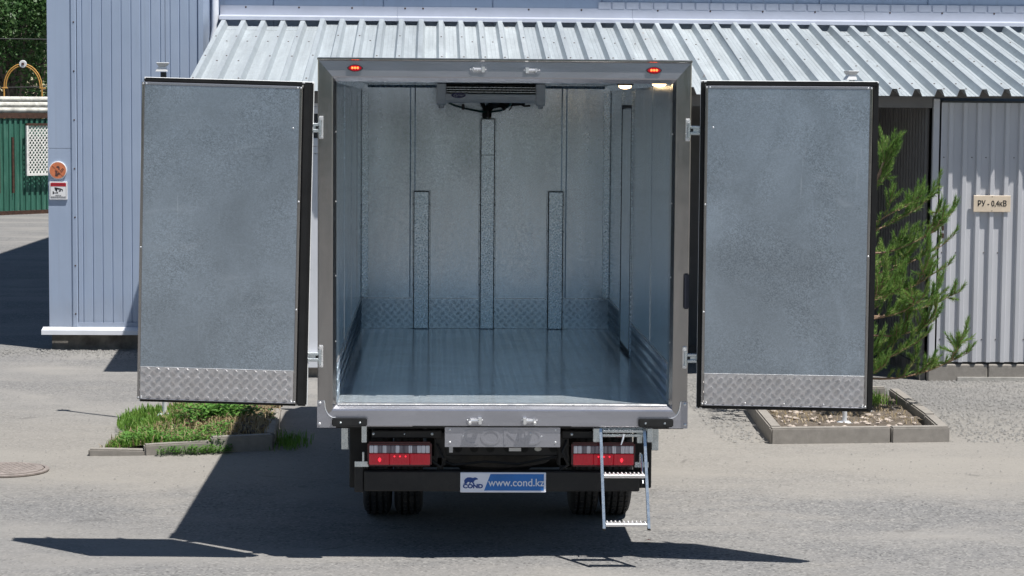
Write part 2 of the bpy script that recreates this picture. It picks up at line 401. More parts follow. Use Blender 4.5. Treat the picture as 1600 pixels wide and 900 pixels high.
def tread(mb, w, h, fn, pitch, ang=PI/4, nb=5, hgt=.0018, wk=.045):
    """raised five-bar pattern over a w x h sheet; fn(u,v,t) -> point"""
    c, s_ = math.cos(ang), math.sin(ang); N = int((w+h)/pitch) + 2
    L = pitch*.43; step = pitch*.165; wd = pitch*wk
    vs = []; fs = []
    for i in range(-N, N):
        for j in range(-N, N):
            gx, gy = (i+.5)*pitch, (j+.5)*pitch
            cx, cy_ = gx*c - gy*s_ + w/2, gx*s_ + gy*c + h/2
            if not (-.02 < cx < w+.02 and -.02 < cy_ < h+.02): continue
            a = ang + (PI/2 if (i+j) % 2 else 0)
            dx, dy = math.cos(a), math.sin(a); nx, ny = -dy, dx
            for k in range(nb):
                o = (k-(nb-1)/2)*step; px, py = cx+nx*o, cy_+ny*o
                if not (.004 < px < w-.004 and .004 < py < h-.004): continue
                l = L*(1-.12*abs(k-(nb-1)/2))
                def cl(u, v): return min(max(u, .002), w-.002), min(max(v, .002), h-.002)
                b = len(vs)
                q = [cl(px-dx*l-nx*wd*.3, py-dy*l-ny*wd*.3), cl(px-nx*wd, py-ny*wd), cl(px+dx*l, py+dy*l), cl(px+nx*wd, py+ny*wd)]
                e1 = cl(px-dx*l*.5, py-dy*l*.5); e2 = cl(px+dx*l*.5, py+dy*l*.5)
                vs += [fn(u, v, 0) for u, v in q] + [fn(e1[0], e1[1], hgt), fn(e2[0], e2[1], hgt)]
                fs += [(b, b+1, b+4), (b+1, b+2, b+5), (b+1, b+5, b+4), (b+2, b+3, b+5), (b+3, b, b+4), (b+3, b+4, b+5)]
    o = len(mb.v); mb.v += vs; mb.f += [tuple(i+o for i in f) for f in fs]
    return mb
def dome(mb, c, r, d, n=8):
    """small rivet head; d = outward direction"""
    d = Vector(d).normalized(); a = d.orthogonal().normalized(); b = d.cross(a); c = Vector(c)
    vs = [c + (a*math.cos(2*PI*k/n)+b*math.sin(2*PI*k/n))*r for k in range(n)]
    vs += [c + (a*math.cos(2*PI*k/n)+b*math.sin(2*PI*k/n))*r*.6 + d*r*.45 for k in range(n)] + [c + d*r*.6]
    fs = [(k, (k+1)%n, n+(k+1)%n, n+k) for k in range(n)] + [(n+k, n+(k+1)%n, 2*n) for k in range(n)]
    return mb.add(vs, fs)

# ================================================================== ground
def ground():
    xs = [-900,-300,-100,-40,-20] + [x*.5 for x in range(-24, 25)] + [20,40,100,300,900]
    ys = [-900,-300,-100,-50,-25] + [y*.5 for y in range(-28, 34)] + [20,25,32,45,60,100,300,900]
    mb = MB(); n = len(xs)
    vs = []
    for y in ys:
        for x in xs:
            z = 0
            if -12 <= x <= 12 and -14 <= y <= 16: z = -.012 + .010*noise.noise((x*.7, y*.7, 0))
            vs.append((x, y, z))
    mb.add(vs, [(j*n+i, j*n+i+1, (j+1)*n+i+1, (j+1)*n+i) for j in range(len(ys)-1) for i in range(n-1)])
    o = obj('ground', mb, 'asphalt', smooth=True); o['kind'] = 'structure'
ground()

# ================================================================== warehouse
BL, BR, BF, MWY, BH = -4.79, -3.04, 12.0, 12.9, 11.0
def warehouse():
    t = empty('warehouse', (-3.0, 12.9, 0), 'tall warehouse clad in blue-grey ribbed panels behind the canopy', 'building')
    obj('plinth', MB().box(BL+.02, BR-.02, BF+.03, BF+.6, -.1, .22), 'plinth', t)
    # flashing ledge along the plinth
    pr = [(-.02, .243), (-.02, .25), (-.145, .222), (-.15, .172), (-.14, .172), (-.135, .212), (-.02, .236)]
    obj('ledge_flashing', MB().prism(pr, lambda u, v, tt: (tt, BF+u, v), BL-.07, BR), 'white_trim', t)
    # smooth corner trim
    ct = obj('corner_trim', MB().box(BL, BL+.272, BF-.012, BF+.10, .245, 2.277), 'facade', t)
    obj('corner_trim', MB().box(BL, BL+.272, BF-.012, BF+.10, 2.281, 6.5), 'facade', t)
    obj('edge_strip', MB().cbox(BL+.265, BL+.325, BF-.028, BF+.05, .245, 6.5, .008), 'facade', t)
    sw = MB()
    for z in (.4, .95, 1.5, 2.05, 2.6, 3.15, 3.7): dome(sw, (BL+.30, BF-.028, z), .010, (0,-1,0), 6)
    obj('screw_row', sw, 'rust', t, kind='stuff')
    obj('base_strip', MB().box(BL+.325, BR, BF-.02, BF-.004, .247, .30), 'facade', t)
    # ribbed panels
    def panel(x0, x1, first=False):
        p = []; n = max(1, round((x1-x0)/.106)); st = (x1-x0)/n
        for i in range(n):
            a = x0 + i*st
            if i == 0: p += [(a, .022), (a+.003, .0), (a+.012, 0)]
            p += [(a+st*.5-.009, 0), (a+st*.5-.004, .009), (a+st*.5+.004, .009), (a+st*.5+.009, 0)]
            if i == n-1: p += [(a+st-.003, 0), (a+st, .022)]
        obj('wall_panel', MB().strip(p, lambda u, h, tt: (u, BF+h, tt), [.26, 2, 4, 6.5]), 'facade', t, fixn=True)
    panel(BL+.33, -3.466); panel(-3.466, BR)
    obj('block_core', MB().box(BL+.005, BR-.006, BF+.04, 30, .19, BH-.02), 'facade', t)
    obj('corner_trim', MB().box(BR-.05, BR+.004, BF-.016, BF+.05, .245, 6.5), 'facade', t)
    # recessed main wall with cassettes
    obj('main_wall', MB().box(BR-.1, 16, MWY+.02, 34, 0, BH-.02), 'facade', t)
    x = BR
    for x1 in (-2.31, -1.025, .258, 1.54, 2.83, 4.11, 5.40, 6.68, 7.97, 9.25):
        # the sunlit course just over the canopy flashing is ribbed and coloured paler, smooth cassettes above it
        obj('wall_cassette', MB().cbox(x+.004, x1-.004, MWY, MWY+.05, 3.6, 6.4, .006), 'facade', t)
        x = x1
    obj('roof', MB().cbox(BL-.01, 16.2, BF-.97, 34.4, BH, BH+.4, .02), 'facade', t)
    # wall flashing over the canopy
    pr = [(0, 3.945), (-.012, 3.945), (-.02, 3.835), (-.16, 3.812), (-.165, 3.772), (-.155, 3.772), (-.15, 3.80), (0, 3.822)]
    xs = [-2.93, -.86, 1.9, 4.65, 7.4, 9.6]
    for a, b in zip(xs, xs[1:]):
        f = obj('wall_flashing', MB().prism(pr, lambda u, v, tt: (tt, MWY+u, v), a+.0015, b-.0015), 'flashing', t)
        s_ = MB()
        for k in range(4): dome(s_, (a+.3+k*.62, MWY-.013, 3.925), .012, (0,-1,0), 6)
        obj('screw_row', s_, 'rust', f, kind='stuff')
    # ribs of the sunlit strip over the flashing, its light put into a paler colour
    obj('ribbed_strip', MB().strip([(1.5+i*.165+d, h) for i in range(49) for d, h in ((0, 0), (.140, 0), (.146, .012), (.159, .012))],
        lambda u, h, tt: (u, MWY-.016+h, tt), [3.94, 4.02]), 'flashing', t)
    # downpipe in the recess
    obj('downpipe', MB().tube([(-2.975, MWY-.10, 7), (-2.975, MWY-.10, 3.7), (-3.0, MWY-.16, 3.52), (-3.0, MWY-.16, .3)], .038, 14), 'white_trim', t, smooth=True)
    return t
warehouse()

# round no-smoking sign and camera sign on the corner trim
def round_sign():
    c = (-4.678, BF-.02, 2.03)
    t = empty('round_sign', (c[0], BF-.012, c[2]-.1), 'round faded orange no-smoking sign with white rim on the warehouse corner', 'sign')
    obj('disc', MB().lathe((c[0], c[1]-.01, c[2]), [(.101, .018), (.101, -.001), (.098, -.003)], 40, 'y'), 'sign_white', t)
    obj('print', MB().lathe((c[0], c[1]-.0145, c[2]), [(.092, 0), (.092, -.001)], 40, 'y'), 'sign_orange', t)
    y = c[1]-.0165
    P = lambda u, v, tt: (c[0]+u, y-tt, c[2]+v)
    g = MB()
    hand = [(-.03,-.062),(.0,-.066),(.004,-.05),(.024,-.044),(.028,-.03),(.012,-.026),(-.004,-.034),(-.008,-.014),(-.022,-.002),(-.034,.0),(-.026,-.014),(-.026,-.034)]
    g.prism(hand, P, 0, .001)
    g.prism([(-.022,.028),(-.006,.05),(.012,.048),(.022,.032),(.022,.006),(.010,.004),(.008,.026),(-.006,.032)], P, 0, .001)
    g.prism([(-.052,.036),(-.036,.044),(-.034,.034)], P, 0, .001)
    for a, b in (((.022,-.014),(.054,.022)), ((.036,-.022),(.066,.012)), ((.054,.022),(.066,.012)), ((.022,-.014),(.036,-.022))):
        d = Vector((b[0]-a[0], b[1]-a[1])).normalized()*.0028; n_ = (-d.y, d.x)
        g.prism([(a[0]+n_[0],a[1]+n_[1]),(a[0]-n_[0],a[1]-n_[1]),(b[0]-n_[0],b[1]-n_[1]),(b[0]+n_[0],b[1]+n_[1])], P, 0, .001)
    obj('pictogram', g, 'sign_brown', t)
    obj('prohibition_bar', MB().prism([(-.062,.056),(-.052,.066),(.066,-.054),(.056,-.064)], P, .0012, .002), 'sign_orange', t)
def camera_sign():
    x0, x1, z0, z1 = -4.775, -4.573, 1.70, 1.902; cx = (x0+x1)/2
    t = empty('camera_sign', (cx, BF-.012, z0), 'square white surveillance sign with red heading and camera picture on the warehouse corner', 'sign')
    obj('board', MB().cbox(x0, x1, BF-.032, BF-.013, z0, z1, .002), 'sign_white', t)
    y = BF-.0325
    P = lambda u, v, tt: (cx+u, y-tt, z0+.101+v)
    obj('heading_band', MB().prism([(-.088,.048),(.088,.048),(.088,.080),(.080,.089),(-.080,.089),(-.088,.080)], P, 0, .001), 'sign_red', t)
    fr = MB()
    fr.prism([(-.088,.048),(-.086,.048),(-.086,-.084),(-.088,-.084)], P, 0, .001)
    fr.prism([(.086,.048),(.088,.048),(.088,-.084),(.086,-.084)], P, 0, .001)
    fr.prism([(-.086,-.084),(-.086,-.0825),(.086,-.0825),(.086,-.084)], P, 0, .001)
    obj('border', fr, 'letter_black', t)
    g = MB()
    g.prism([(-.044,.034),(-.034,.038),(.03,.024),(.052,.012),(.05,-.008),(.042,-.006),(.042,.008),(-.012,.014),(-.014,-.016),(-.034,.004)], P, 0, .001)
    g.prism([(.006,-.012),(.006,.002),(.028,.006),(.03,-.008)], P, 0, .001)
    g.prism([(-.062,-.006),(-.052,-.008),(-.05,-.022),(-.022,-.022),(-.006,-.014),(-.002,-.032),(-.02,-.03),(-.05,-.029),(-.054,-.042),(-.064,-.04)], P, 0, .001)
    obj('pictogram', g, 'letter_black', t)
    f = lambda a, b: (lambda u, v, tt: (cx+a+u, y-.0012-tt, z0+.101+b+v))
    obj('heading', text_mb('ВНИМАНИЕ!', .026, f(0, .068), .0006), 'letter_dark_red', t)
    lt = text_mb('ВЕДЕТСЯ', .014, f(0, -.054), .0006); l2 = text_mb('ВИДЕОНАБЛЮДЕНИЕ', .0150, f(0, -.072), .0006)
    lt.add(l2.v, l2.f); obj('lettering', lt, 'letter_black', t)
round_sign(); camera_sign()

# ================================================================== canopy, shed and gate
EY, EZ, TY2, TZ2 = 9.08, 2.925, 12.78, 3.712
SL = (TZ2-EZ)/(TY2-EY)
GP = 9.36          # gate plane
def canopy():
    t = empty('canopy_roof', (2, 9.4, 0), 'lean-to canopy of weathered galvanised trapezoidal sheet against the warehouse', 'roof')
    X0, PT = -2.90, .2295
    prof1 = [(0, .072), (.048, .072), (.076, .0), (.118, .0), (.121, .004), (.126, 0), (.162, 0), (.165, .004), (.170, 0), (.2005, 0), (.2285, .072)]
    nper = 5; n_s = 9; rnd = random.Random(3)
    for k in range(n_s):
        dz = .0035*(k % 2); tilt = rnd.uniform(-.004, .004)
        pr = []
        for i in range(nper):
            pr += [(X0 + (k*nper+i)*PT + u, h+dz) for u, h in prof1]
        pr += [(X0 + (k+1)*nper*PT + .05, .0735+dz)]
        y_e = EY + rnd.uniform(-.012, .012)
        ts = [y_e, EY+.7, EY+1.4, EY+2.1, EY+2.8, TY2-rnd.uniform(0, .02)]
        def fn(u, h, y, tl=tilt):
            wv = .004*noise.noise((u*1.3, y*1.5, 3.3))
            return (u, y, EZ + (y-EY)*SL + h + wv + tl*(y-EY))
        o = obj('roof_sheet', MB().strip(pr, fn, ts), 'roof_galv', t)
        md = o.modifiers.new('thickness', 'SOLIDIFY'); md.thickness = .0016; md.offset = -1
        s_ = MB()
        for i in range(nper):
            for yy in (EY+.25, EY+1.45, EY+2.6):
                if rnd.random() < .75:
                    u = X0+(k*nper+i)*PT+.028; dome(s_, (u+rnd.uniform(-.01,.01), yy, EZ+(yy-EY)*SL+.0745+dz+tilt*(yy-EY)), .011, (0,-.2,1), 6)
                    if rnd.random() < .6: dome(s_, (u+.12, yy+.1, EZ+(yy+.1-EY)*SL+.002+dz+tilt*(yy-EY)), .011, (0,-.2,1), 6)
        obj('screw_row', s_, 'rust', o, kind='stuff')
    # purlins below
    for y in (EY+.32, EY+1.75, TY2-.25):
        z = EZ+(y-EY)*SL
        obj('purlin', MB().box(X0+.03, 7.3, y-.03, y+.03, z-.085, z-.012), 'dark_corr', t)
    obj('edge_beam', MB().box(X0+.04, 4.69, GP-.015, GP+.05, 2.805, 2.92), 'dark_brown' if 'dark_brown' in M else 'dark_corr', t)
    return t
canopy()

def side_hut():
    """white walled hut under the left half of the canopy"""
    t = empty('canopy_hut', (-1.8, GP+.05, 0), 'white panelled hut with a high strip window under the left end of the canopy', 'hut')
    x0, x1, yb = -2.82, .2, MWY-.18
    f = GP+.06
    obj('plinth', MB().box(x0+.02, x1-.02, f+.03, yb, -.1, .10), 'concrete', t)
    obj('base_ledge', MB().cbox(x0-.03, x1, f-.07, f+.06, .095, .235, .008), 'white_trim', t)
    x = x0
    while x < x1-.1:
        xe = min(x+.755, x1)
        obj('wall_panel', MB().cbox(x+.002, xe-.002, f, f+.06, .24, 2.29, .006), 'white_trim', t); x = xe
    obj('side_wall', MB().box(x0, x0+.06, f+.065, yb, .10, 2.80), 'white_trim', t)
    obj('side_wall', MB().box(x1-.06, x1, f+.065, yb, .10, 2.80), 'dark_corr', t)
    wn = obj('window', MB().cbox(x0, x1, f-.012, f+.05, 2.295, 2.365, .006), 'facade_shade_trim', t)
    obj('sill', MB().cbox(x0, x1, f-.03, f+.05, 2.369, 2.45, .006), 'white_trim', wn)
    obj('lintel', MB().cbox(x0, x1, f-.012, f+.05, 2.70, 2.772, .006), 'white_trim', wn)
    obj('lintel', MB().cbox(x0, x1, f-.02, f+.05, 2.776, 2.86, .006), 'facade_shade_trim', wn)
    for k in range(3):
        a = x0+.02+k*1.0
        obj('pane', MB().box(a, a+.96, f+.02, f+.03, 2.452, 2.698), 'glass_dark', wn)
side_hut()

def bay():
    """dark side wall of the open bay, with its corrugated lining, and the back wall"""
    t = empty('open_bay', (3.0, 12.0, 0), 'dark open bay lined with narrow charcoal corrugated sheet beside the grey gate', 'shelter')
    X = 4.665; pr = []
    y = GP+.01
    while y < MWY-.2:
        pr += [(y, 0), (y+.075, 0), (y+.085, .022), (y+.135, .022), (y+.144, 0)]; y += .145
    obj('side_wall', MB().strip(pr, lambda u, h, z: (X-h, u, z), [.14, 1.4, 2.9]), 'dark_corr', t)
    obj('wall_base', MB().box(X-.04, X+.02, GP+.03, MWY-.2, -.05, .135), 'plinth', t)
    obj('back_wall', MB().box(.22, X-.05, MWY-.19, MWY-.13, -.05, 3.45), 'dark_corr', t)
bay()

def rack():
    t = empty('metal_rack', (1.85, 11.6, 0), 'tall grey steel rack with thin rungs standing in the dark bay', 'rack')
    for x in (1.62, 2.25):
        for y in (11.3, 11.8): obj('upright', MB().box(x-.015, x+.015, y-.015, y+.015, 0, 1.75), 'lamp_grey', t)
    for z in (.45, .80, 1.15, 1.5, 1.73):
        obj('rung', MB().box(1.6, 2.27, 11.28, 11.31, z-.014, z+.014), 'lamp_grey', t)
        obj('rung', MB().box(1.6, 2.27, 11.79, 11.82, z-.014, z+.014), 'lamp_grey', t)
    b = empty('crate', (1.95, 11.05, 0), 'low dark box on the floor in front of the steel rack', 'box')
    obj('body', MB().cbox(1.55, 2.35, 10.8, 11.2, 0, .34, .015), 'charcoal', b); obj('lid', MB().cbox(1.53, 2.37, 10.78, 11.22, .343, .39, .012), 'charcoal', b)
rack()

def gate_shed():
    t = empty('gate_shed', (5.6, GP, 0), 'grey shed front with a wide corrugated sheet gate under the right of the canopy', 'shed')
    obj('corner_post', MB().cbox(4.70, 4.765, GP-.03, GP+.04, .17, 2.90, .006), 'gate_paint', t)
    # gate leaf: ribs .145 apart
    pr = []; x = 4.782
    pr += [(x, 0)]
    while x < 7.2:
        pr += [(x+.066, 0), (x+.078, -.034), (x+.118, -.034), (x+.130, 0)]; x += .1455
    g = obj('gate_leaf', MB().strip(pr, lambda u, h, z: (u, GP-.03+h, z), [.185, 1.0, 1.8, 2.86]), 'gate_paint', t)
    md = g.modifiers.new('thickness', 'SOLIDIFY'); md.thickness = .002
    obj('gate_frame', MB().box(4.79, 7.2, GP-.02, GP+.02, .19, .25).box(4.79, 7.2, GP-.02, GP+.02, 2.75, 2.84), 'dark_corr', g)
    s_ = MB()
    for i in range(16):
        for z in (.42, 1.32, 2.3):
            if (i*7+int(z*10)) % 3: dome(s_, (4.815+i*.1455, GP-.031, z), .008, (0,-1,0), 6)
    obj('screw_row', s_, 'dark_corr', g, kind='stuff')
    obj('shed_core', MB().box(4.80, 7.4, GP+.03, MWY-.16, .0, 2.88), 'dark_corr', t)
    # stepped concrete plinth in blocks
    xs = [4.69, 5.32, 6.25, 7.3]
    for a, b in zip(xs, xs[1:]):
        obj('plinth_block', MB().cbox(a+.003, b-.003, GP-.05, GP+.03, -.05, .162, .012), 'concrete', t)
    for a, b in ((5.0, 5.95), (5.98, 7.3)):
        obj('paint_skirt', MB().cbox(a, b, GP-.062, GP-.0515, -.03, .030, .003), 'concrete_pale', t)
    # padlock and hasp belong to the gate
    lk = obj('padlock', MB().cbox(4.795, 4.825, GP-.075, GP-.05, 1.47, 1.52, .005), 'rust', g)
    obj('shackle', MB().tube([(4.80, GP-.062, 1.52), (4.80, GP-.062, 1.55), (4.81, GP-.062, 1.563), (4.82, GP-.062, 1.55), (4.82, GP-.062, 1.52)], .005, 6), 'zinc', g)
    obj('hasp', MB().cbox(4.80, 4.825, GP-.068, GP-.055, 1.545, 1.60, .004), 'rust', g)
    # sign board
    b = empty('voltage_sign', (5.315, GP-.07, 1.742), 'cream sign lettered РУ - 0,4кВ on the grey corrugated gate', 'sign')
    obj('board', MB().cbox(5.123, 5.507, GP-.078, GP-.066, 1.742, 1.911, .003), 'sign_cream', b)
    lt = MB()
    for k, (ox, oz) in enumerate(((-.0016, 0), (.0016, 0), (0, .0012), (0, -.0012))):          # thick strokes
        q = text_mb('РУ - 0,4кВ', .082, lambda u, v, tt: (5.315+ox+u*.82, GP-.0787-.0003*k-tt, 1.8265+oz+v), .0004); lt.add(q.v, q.f)
    obj('lettering', lt, 'letter_black', b)
    s_ = MB(); dome(s_, (5.315, GP-.078, 1.899), .005, (0,-1,0)); dome(s_, (5.315, GP-.078, 1.754), .005, (0,-1,0))
    obj('screw_row', s_, 'rust', b, kind='stuff')
gate_shed()

# ================================================================== refrigerated truck
T = empty('refrigerated_truck', (0, 0, 0), 'box truck parked with its rear doors wide open and steel-lined cargo box empty', 'truck')
XI, XO, ZF, ZC, LB = 1.018, 1.122, .958, 2.962, 4.80      # inner half width, outer, floor, ceiling, inner length
def cargo_box():
    for s in (-1, 1):
        sx = lambda a, b: (min(s*a, s*b), max(s*a, s*b))
        w_ = obj('side_wall', MB().box(*sx(XI+.006, XO), .121, LB+.12, .80, 3.045), 'white_paint', T)
        # inner lining: sheets with lapped vertical joints
        ys = [.124, 1.30, 2.55, 3.75, LB-.002] if s < 0 else [.124, 1.28, 2.62, 3.58, LB-.002]
        for a, b in zip(ys, ys[1:]):
            obj('lining_sheet', MB().cbox(*sx(XI+.001, XI+.0055), a+.001, b-.001, ZF, ZC, .001), 'wall_galv', w_)
        for y in ys[1:-1]:
            obj('joint_strip', MB().cbox(*sx(XI-.004, XI+.0008), y-.012, y+.012, 1.215, ZC-.03, .001), 'wall_galv', w_)
        for a, b in (((.124, 1.18), (1.184, 2.66), (3.55, LB-.01)) if s > 0 else ((.124, .62), (.624, 2.6), (2.604, LB-.01))):
            mb = MB().box(*sx(XI-.003, XI+.0005), a, b, ZF+.002, 1.208)
            tread(mb, b-a, 1.205-ZF, lambda u, v, t, a=a, s=s: (s*(XI-.003-t), a+u, ZF+.003+v), .05)
            obj('kick_plate', mb, 'wall_galv', w_, fixn=False)
            obj('kick_plate_edge', MB().box(*sx(XI-.006, XI+.0003), a, b, 1.2085, 1.216), 'plate_alu', w_)
            sc_ = MB()
            k = 0
            while a+.05+k*.3 < b: dome(sc_, (s*(XI-.0035), a+.05+k*.3, 1.195), .006, (-s,0,0), 6); k += 1
            obj('rivet_row', sc_, 'chrome', w_, kind='stuff')
        obj('corner_strip', MB().cbox(*sx(.962, XI-.002), LB-.012, LB-.008, 1.212, 2.90, .001).cbox(*sx(XI-.006, XI-.002), LB-.055, LB-.013, 1.212, 2.90, .001), 'duct_galv', w_)
        obj('cove_strip', MB().prism([(0, 0), (0, -.045), (.006, -.045), (.045, -.006), (.045, 0)], lambda u, v, t: (s*(XI-.0005-u), t, ZC-.001+v), .13, LB-.001), 'duct_galv', w_)
    # side door outlined by its seal in the right wall
    sd = obj('side_door', MB().cbox(XI-.012, XI+.004, 2.72, 3.48, 1.0, 2.77, .004), 'wall_galv', T)
    for a, b, c, d in ((2.695, 2.715, .97, 2.80), (3.485, 3.505, .97, 2.80), (2.715, 3.485, 2.775, 2.80), (2.715, 3.485, .97, .998)):
        obj('door_seal', MB().cbox(XI-.014, XI+.002, a, b, c, d, .005), 'rubber', sd)
    obj('door_trim', MB().cbox(XI-.014, XI+.001, 2.655, 2.675, .965, 2.90, .002).cbox(XI-.014, XI+.001, 3.525, 3.56, .965, 2.90, .002), 'duct_galv', sd)
    fl = obj('floor', MB().box(-XO, XO, .121, LB+.12, .80, ZF-.004), 'black', T)
    mb = MB().box(-XI+.0035, XI-.0035, .03, LB-.006, ZF-.0035, ZF)
    tread(mb, 2*XI-.01, LB-.04, lambda u, v, t: (-XI+.005+u, .032+v, ZF+t), .054, hgt=.00055, wk=.038)
    obj('tread_plate', mb, 'floor_alu', fl, fixn=False)
    ce = obj('ceiling', MB().box(-XO, XO, .121, LB+.12, ZC+.006, 3.048), 'white_paint', T)
    for a, b in ((.124, 1.7), (1.7, 3.2), (3.2, LB-.002)):
        obj('lining_sheet', MB().cbox(-XI, XI, a+.001, b-.001, ZC, ZC+.0055, .001), 'wall_galv', ce)
    fw = obj('front_wall', MB().box(-XI-.005, XI+.005, LB+.006, LB+.119, .959, 3.0), 'white_paint', T)
    for a, b in ((-XI+.002, -.602), (-.598, .638), (.642, XI-.002)):
        obj('lining_sheet', MB().cbox(a, b, LB, LB+.0055, ZF+.001, ZC-.001, .001), 'wall_galv', fw)
    for x in (-.60, .64):
        obj('joint_strip', MB().prism([(-.024, 0), (-.014, -.004), (.014, -.004), (.024, 0)], lambda u, v, t, x=x: (x+u, LB-.0005+v, t), 1.212, ZC-.004), 'wall_galv', fw)
    obj('cove_strip', MB().prism([(0, 0), (0, -.03), (-.006, -.03), (-.03, -.006), (-.03, 0)], lambda u, v, t: (t, LB-.001+u, ZC-.0015+v), -XI+.05, XI-.05), 'duct_galv', fw)
    ducts = [(-.042, .068, 2.68), (-.587, -.465, 2.085), (.515, .632, 2.088)]
    edges = [-XI+.006, -.594, -.458, -.049, .075, .508, .639, XI-.006]
    for i in range(0, 8, 2):
        a, b = edges[i], edges[i+1]
        mb = MB().box(a, b, LB-.007, LB-.003, ZF+.002, 1.205)
        tread(mb, b-a, 1.203-ZF, lambda u, v, t, a=a: (a+u, LB-.007-t, ZF+.003+v), .044)
        obj('kick_plate', mb, 'wall_galv', fw, fixn=False)
        obj('kick_plate_edge', MB().box(a, b, LB-.009, LB-.003, 1.2055, 1.211), 'chrome', fw)
    for a, b, zt in ducts:
        d = obj('air_channel', MB().cbox(a, b, LB-.052, LB-.012, ZF+.003, zt, .004), 'duct_galv', T)
        obj('channel_flange', MB().cbox(a-.014, a-.001, LB-.018, LB-.011, ZF+.003, zt+.008, .002).cbox(b+.001, b+.014, LB-.018, LB-.011, ZF+.003, zt+.008, .002), 'wall_galv', d)
        obj('sealant_line', MB().box(a-.004, a-.0005, LB-.05, LB-.02, ZF+.01, zt).box(b+.0005, b+.004, LB-.05, LB-.02, ZF+.01, zt).box(a, b, LB-.05, LB-.02, zt+.0005, zt+.004), 'charcoal', d)
        if zt > 2.5: obj('channel_joint', MB().box(a+.002, b-.002, LB-.0528, LB-.0515, 2.385, 2.389), 'charcoal', d)
        k = MB(); z = 1.1
        while z < zt: dome(k, (a-.008, LB-.018, z), .005, (0,-1,0), 6); dome(k, (b+.008, LB-.018, z), .005, (0,-1,0), 6); z += .22
        obj('rivet_row', k, 'chrome', d, kind='stuff')
cargo_box()

def frame():
    A, W, ZT, ZB = 1.127, .111, 3.055, .831
    prof = [(0, .12), (0, -.022), (.006, -.028), (.084, -.028), (.092, -.024), (W, .004), (W, .12)]
    hi, lo = .130/W, .129/W
    for s in (-1, 1):
        vs = []; fs = []; n = len(prof)
        for top in (0, 1):
            for d, y in prof: vs.append((s*(A-d), y, (ZT-d*hi) if top else (ZB+d*lo)))
        fs = [(i, (i+1) % n, n+(i+1) % n, n+i) for i in range(n)] + [tuple(range(n)), tuple(range(n, 2*n))]
        p = obj('frame_post', MB().add(vs, fs), 'stainless', T)
        rv = MB()
        for z in (1.35, 1.75, 2.2, 2.62): dome(rv, (s*(A-W+.006), .001, z), .007, (0,-1,0), 6)
        obj('rivet_row', rv, 'chrome', p, kind='stuff')
    vs = []; n = len(prof)
    for s in (-1, 1):
        for d, y in prof: vs.append((s*(A-.001-d), y, ZT-d*hi-.0012))
    fs = [(i, (i+1) % n, n+(i+1) % n, n+i) for i in range(n)] + [tuple(range(n)), tuple(range(n, 2*n))]
    h = obj('frame_header', MB().add(vs, fs), 'stainless_h', T)
    obj('drip_edge', MB().cbox(-A-.003, A+.003, -.045, .14, 3.050, 3.066, .004), 'stainless', h)
    vs = []
    for s in (-1, 1):
        for d, y in prof: vs.append((s*(A-.001-d), y-.0008, ZB+d*lo+.001))
    si = obj('frame_sill', MB().add(vs, fs), 'stainless_h', T)
    obj('sill_lip', MB().cbox(-XI+.012, XI-.012, -.004, .05, .9605, .9665, .002), 'chrome', si)
    obj('bottom_strip', MB().box(-.55, .42, -.0315, -.029, .833, .838), 'charcoal', si)
    # corner gussets
    for s in (-1, 1):
        pts = [(1.129, .826), (1.129, .988), (1.122, .992), (1.088, .992), (1.083, .975)]
        for k in range(1, 8):
            a = k/7*PI/2
            pts.append((1.083-.058*(1-math.cos(a)), .975-.088*math.sin(a)))
        pts += [(1.015, .885), (1.015, .826)]
        g = obj('corner_gusset', MB().prism([(s*u, v) for u, v in pts], lambda u, v, t: (u, -.0305-t, v), 0, .006), 'stainless_h', T)
        obj('gusset_rim', MB().tube([(s*u, -.0355, v) for u, v in pts[3:-1]], .0035, 6), 'chrome', g)
        r_ = MB()
        for q in ((1.112, .975), (1.114, .848)): dome(r_, (s*q[0], -.0365, q[1]), .010, (0,-1,0))
        obj('bolt_head', r_, 'chrome', g)
        c = obj('rubber_buffer', MB().cbox(*sorted((s*.825, s*1.038)), -.082, -.038, .840, .889, .006, 2), 'charcoal', T)
        r_ = MB()
        for x in (.868, .985): dome(r_, (s*x, -.082, .862), .007, (0,-1,0))
        obj('bolt_head', r_, 'zinc', c)
frame()

def lock_keepers():
    for x, z in ((-.164, 3.000), (.160, 2.997), (-.170, .873), (.163, .873)):
        k = obj('lock_keeper', MB().prism([(x + math.copysign(.030, math.cos(a)) + .022*math.cos(a), z + .020*math.sin(a)) for a in [(i+.5)*2*PI/20 for i in range(20)]],
                lambda u, v, t: (u, -.0285-t, v), 0, .004), 'stainless_h', T)
        s = 1 if x > 0 else -1; up = z > 2
        p = MB()
        p.prism([(x-s*.030-.008, z-.017), (x-s*.030+.008, z-.017), (x-s*.030+.010, z+.017), (x-s*.030-.010, z+.017)], lambda u, v, t: (u, -.0325-t, v), 0, .046)
        p.prism([(x+s*.026-.004, z-.014), (x+s*.026+.010*s, z), (x+s*.026-.004, z+.014)], lambda u, v, t: (u, -.0325-t, v), 0, .042)
        obj('keeper_post', p, 'chrome', k)
        obj('keeper_bar', MB().tube([(x-.026, -.058, z), (x+.026, -.058, z)], .010, 10), 'chrome', k)
        r_ = MB(); dome(r_, (x-.045, -.0325, z), .005, (0,-1,0)); dome(r_, (x+.045, -.0325, z), .005, (0,-1,0))
        obj('bolt_head', r_, 'chrome', k)
        if not up: obj('keeper_hook', MB().cbox(x-.040, x-.022, -.078, -.034, z-.022, z-.002, .004).cbox(x+.022, x+.040, -.078, -.034, z-.022, z-.002, .004), 'chrome', k)
lock_keepers()

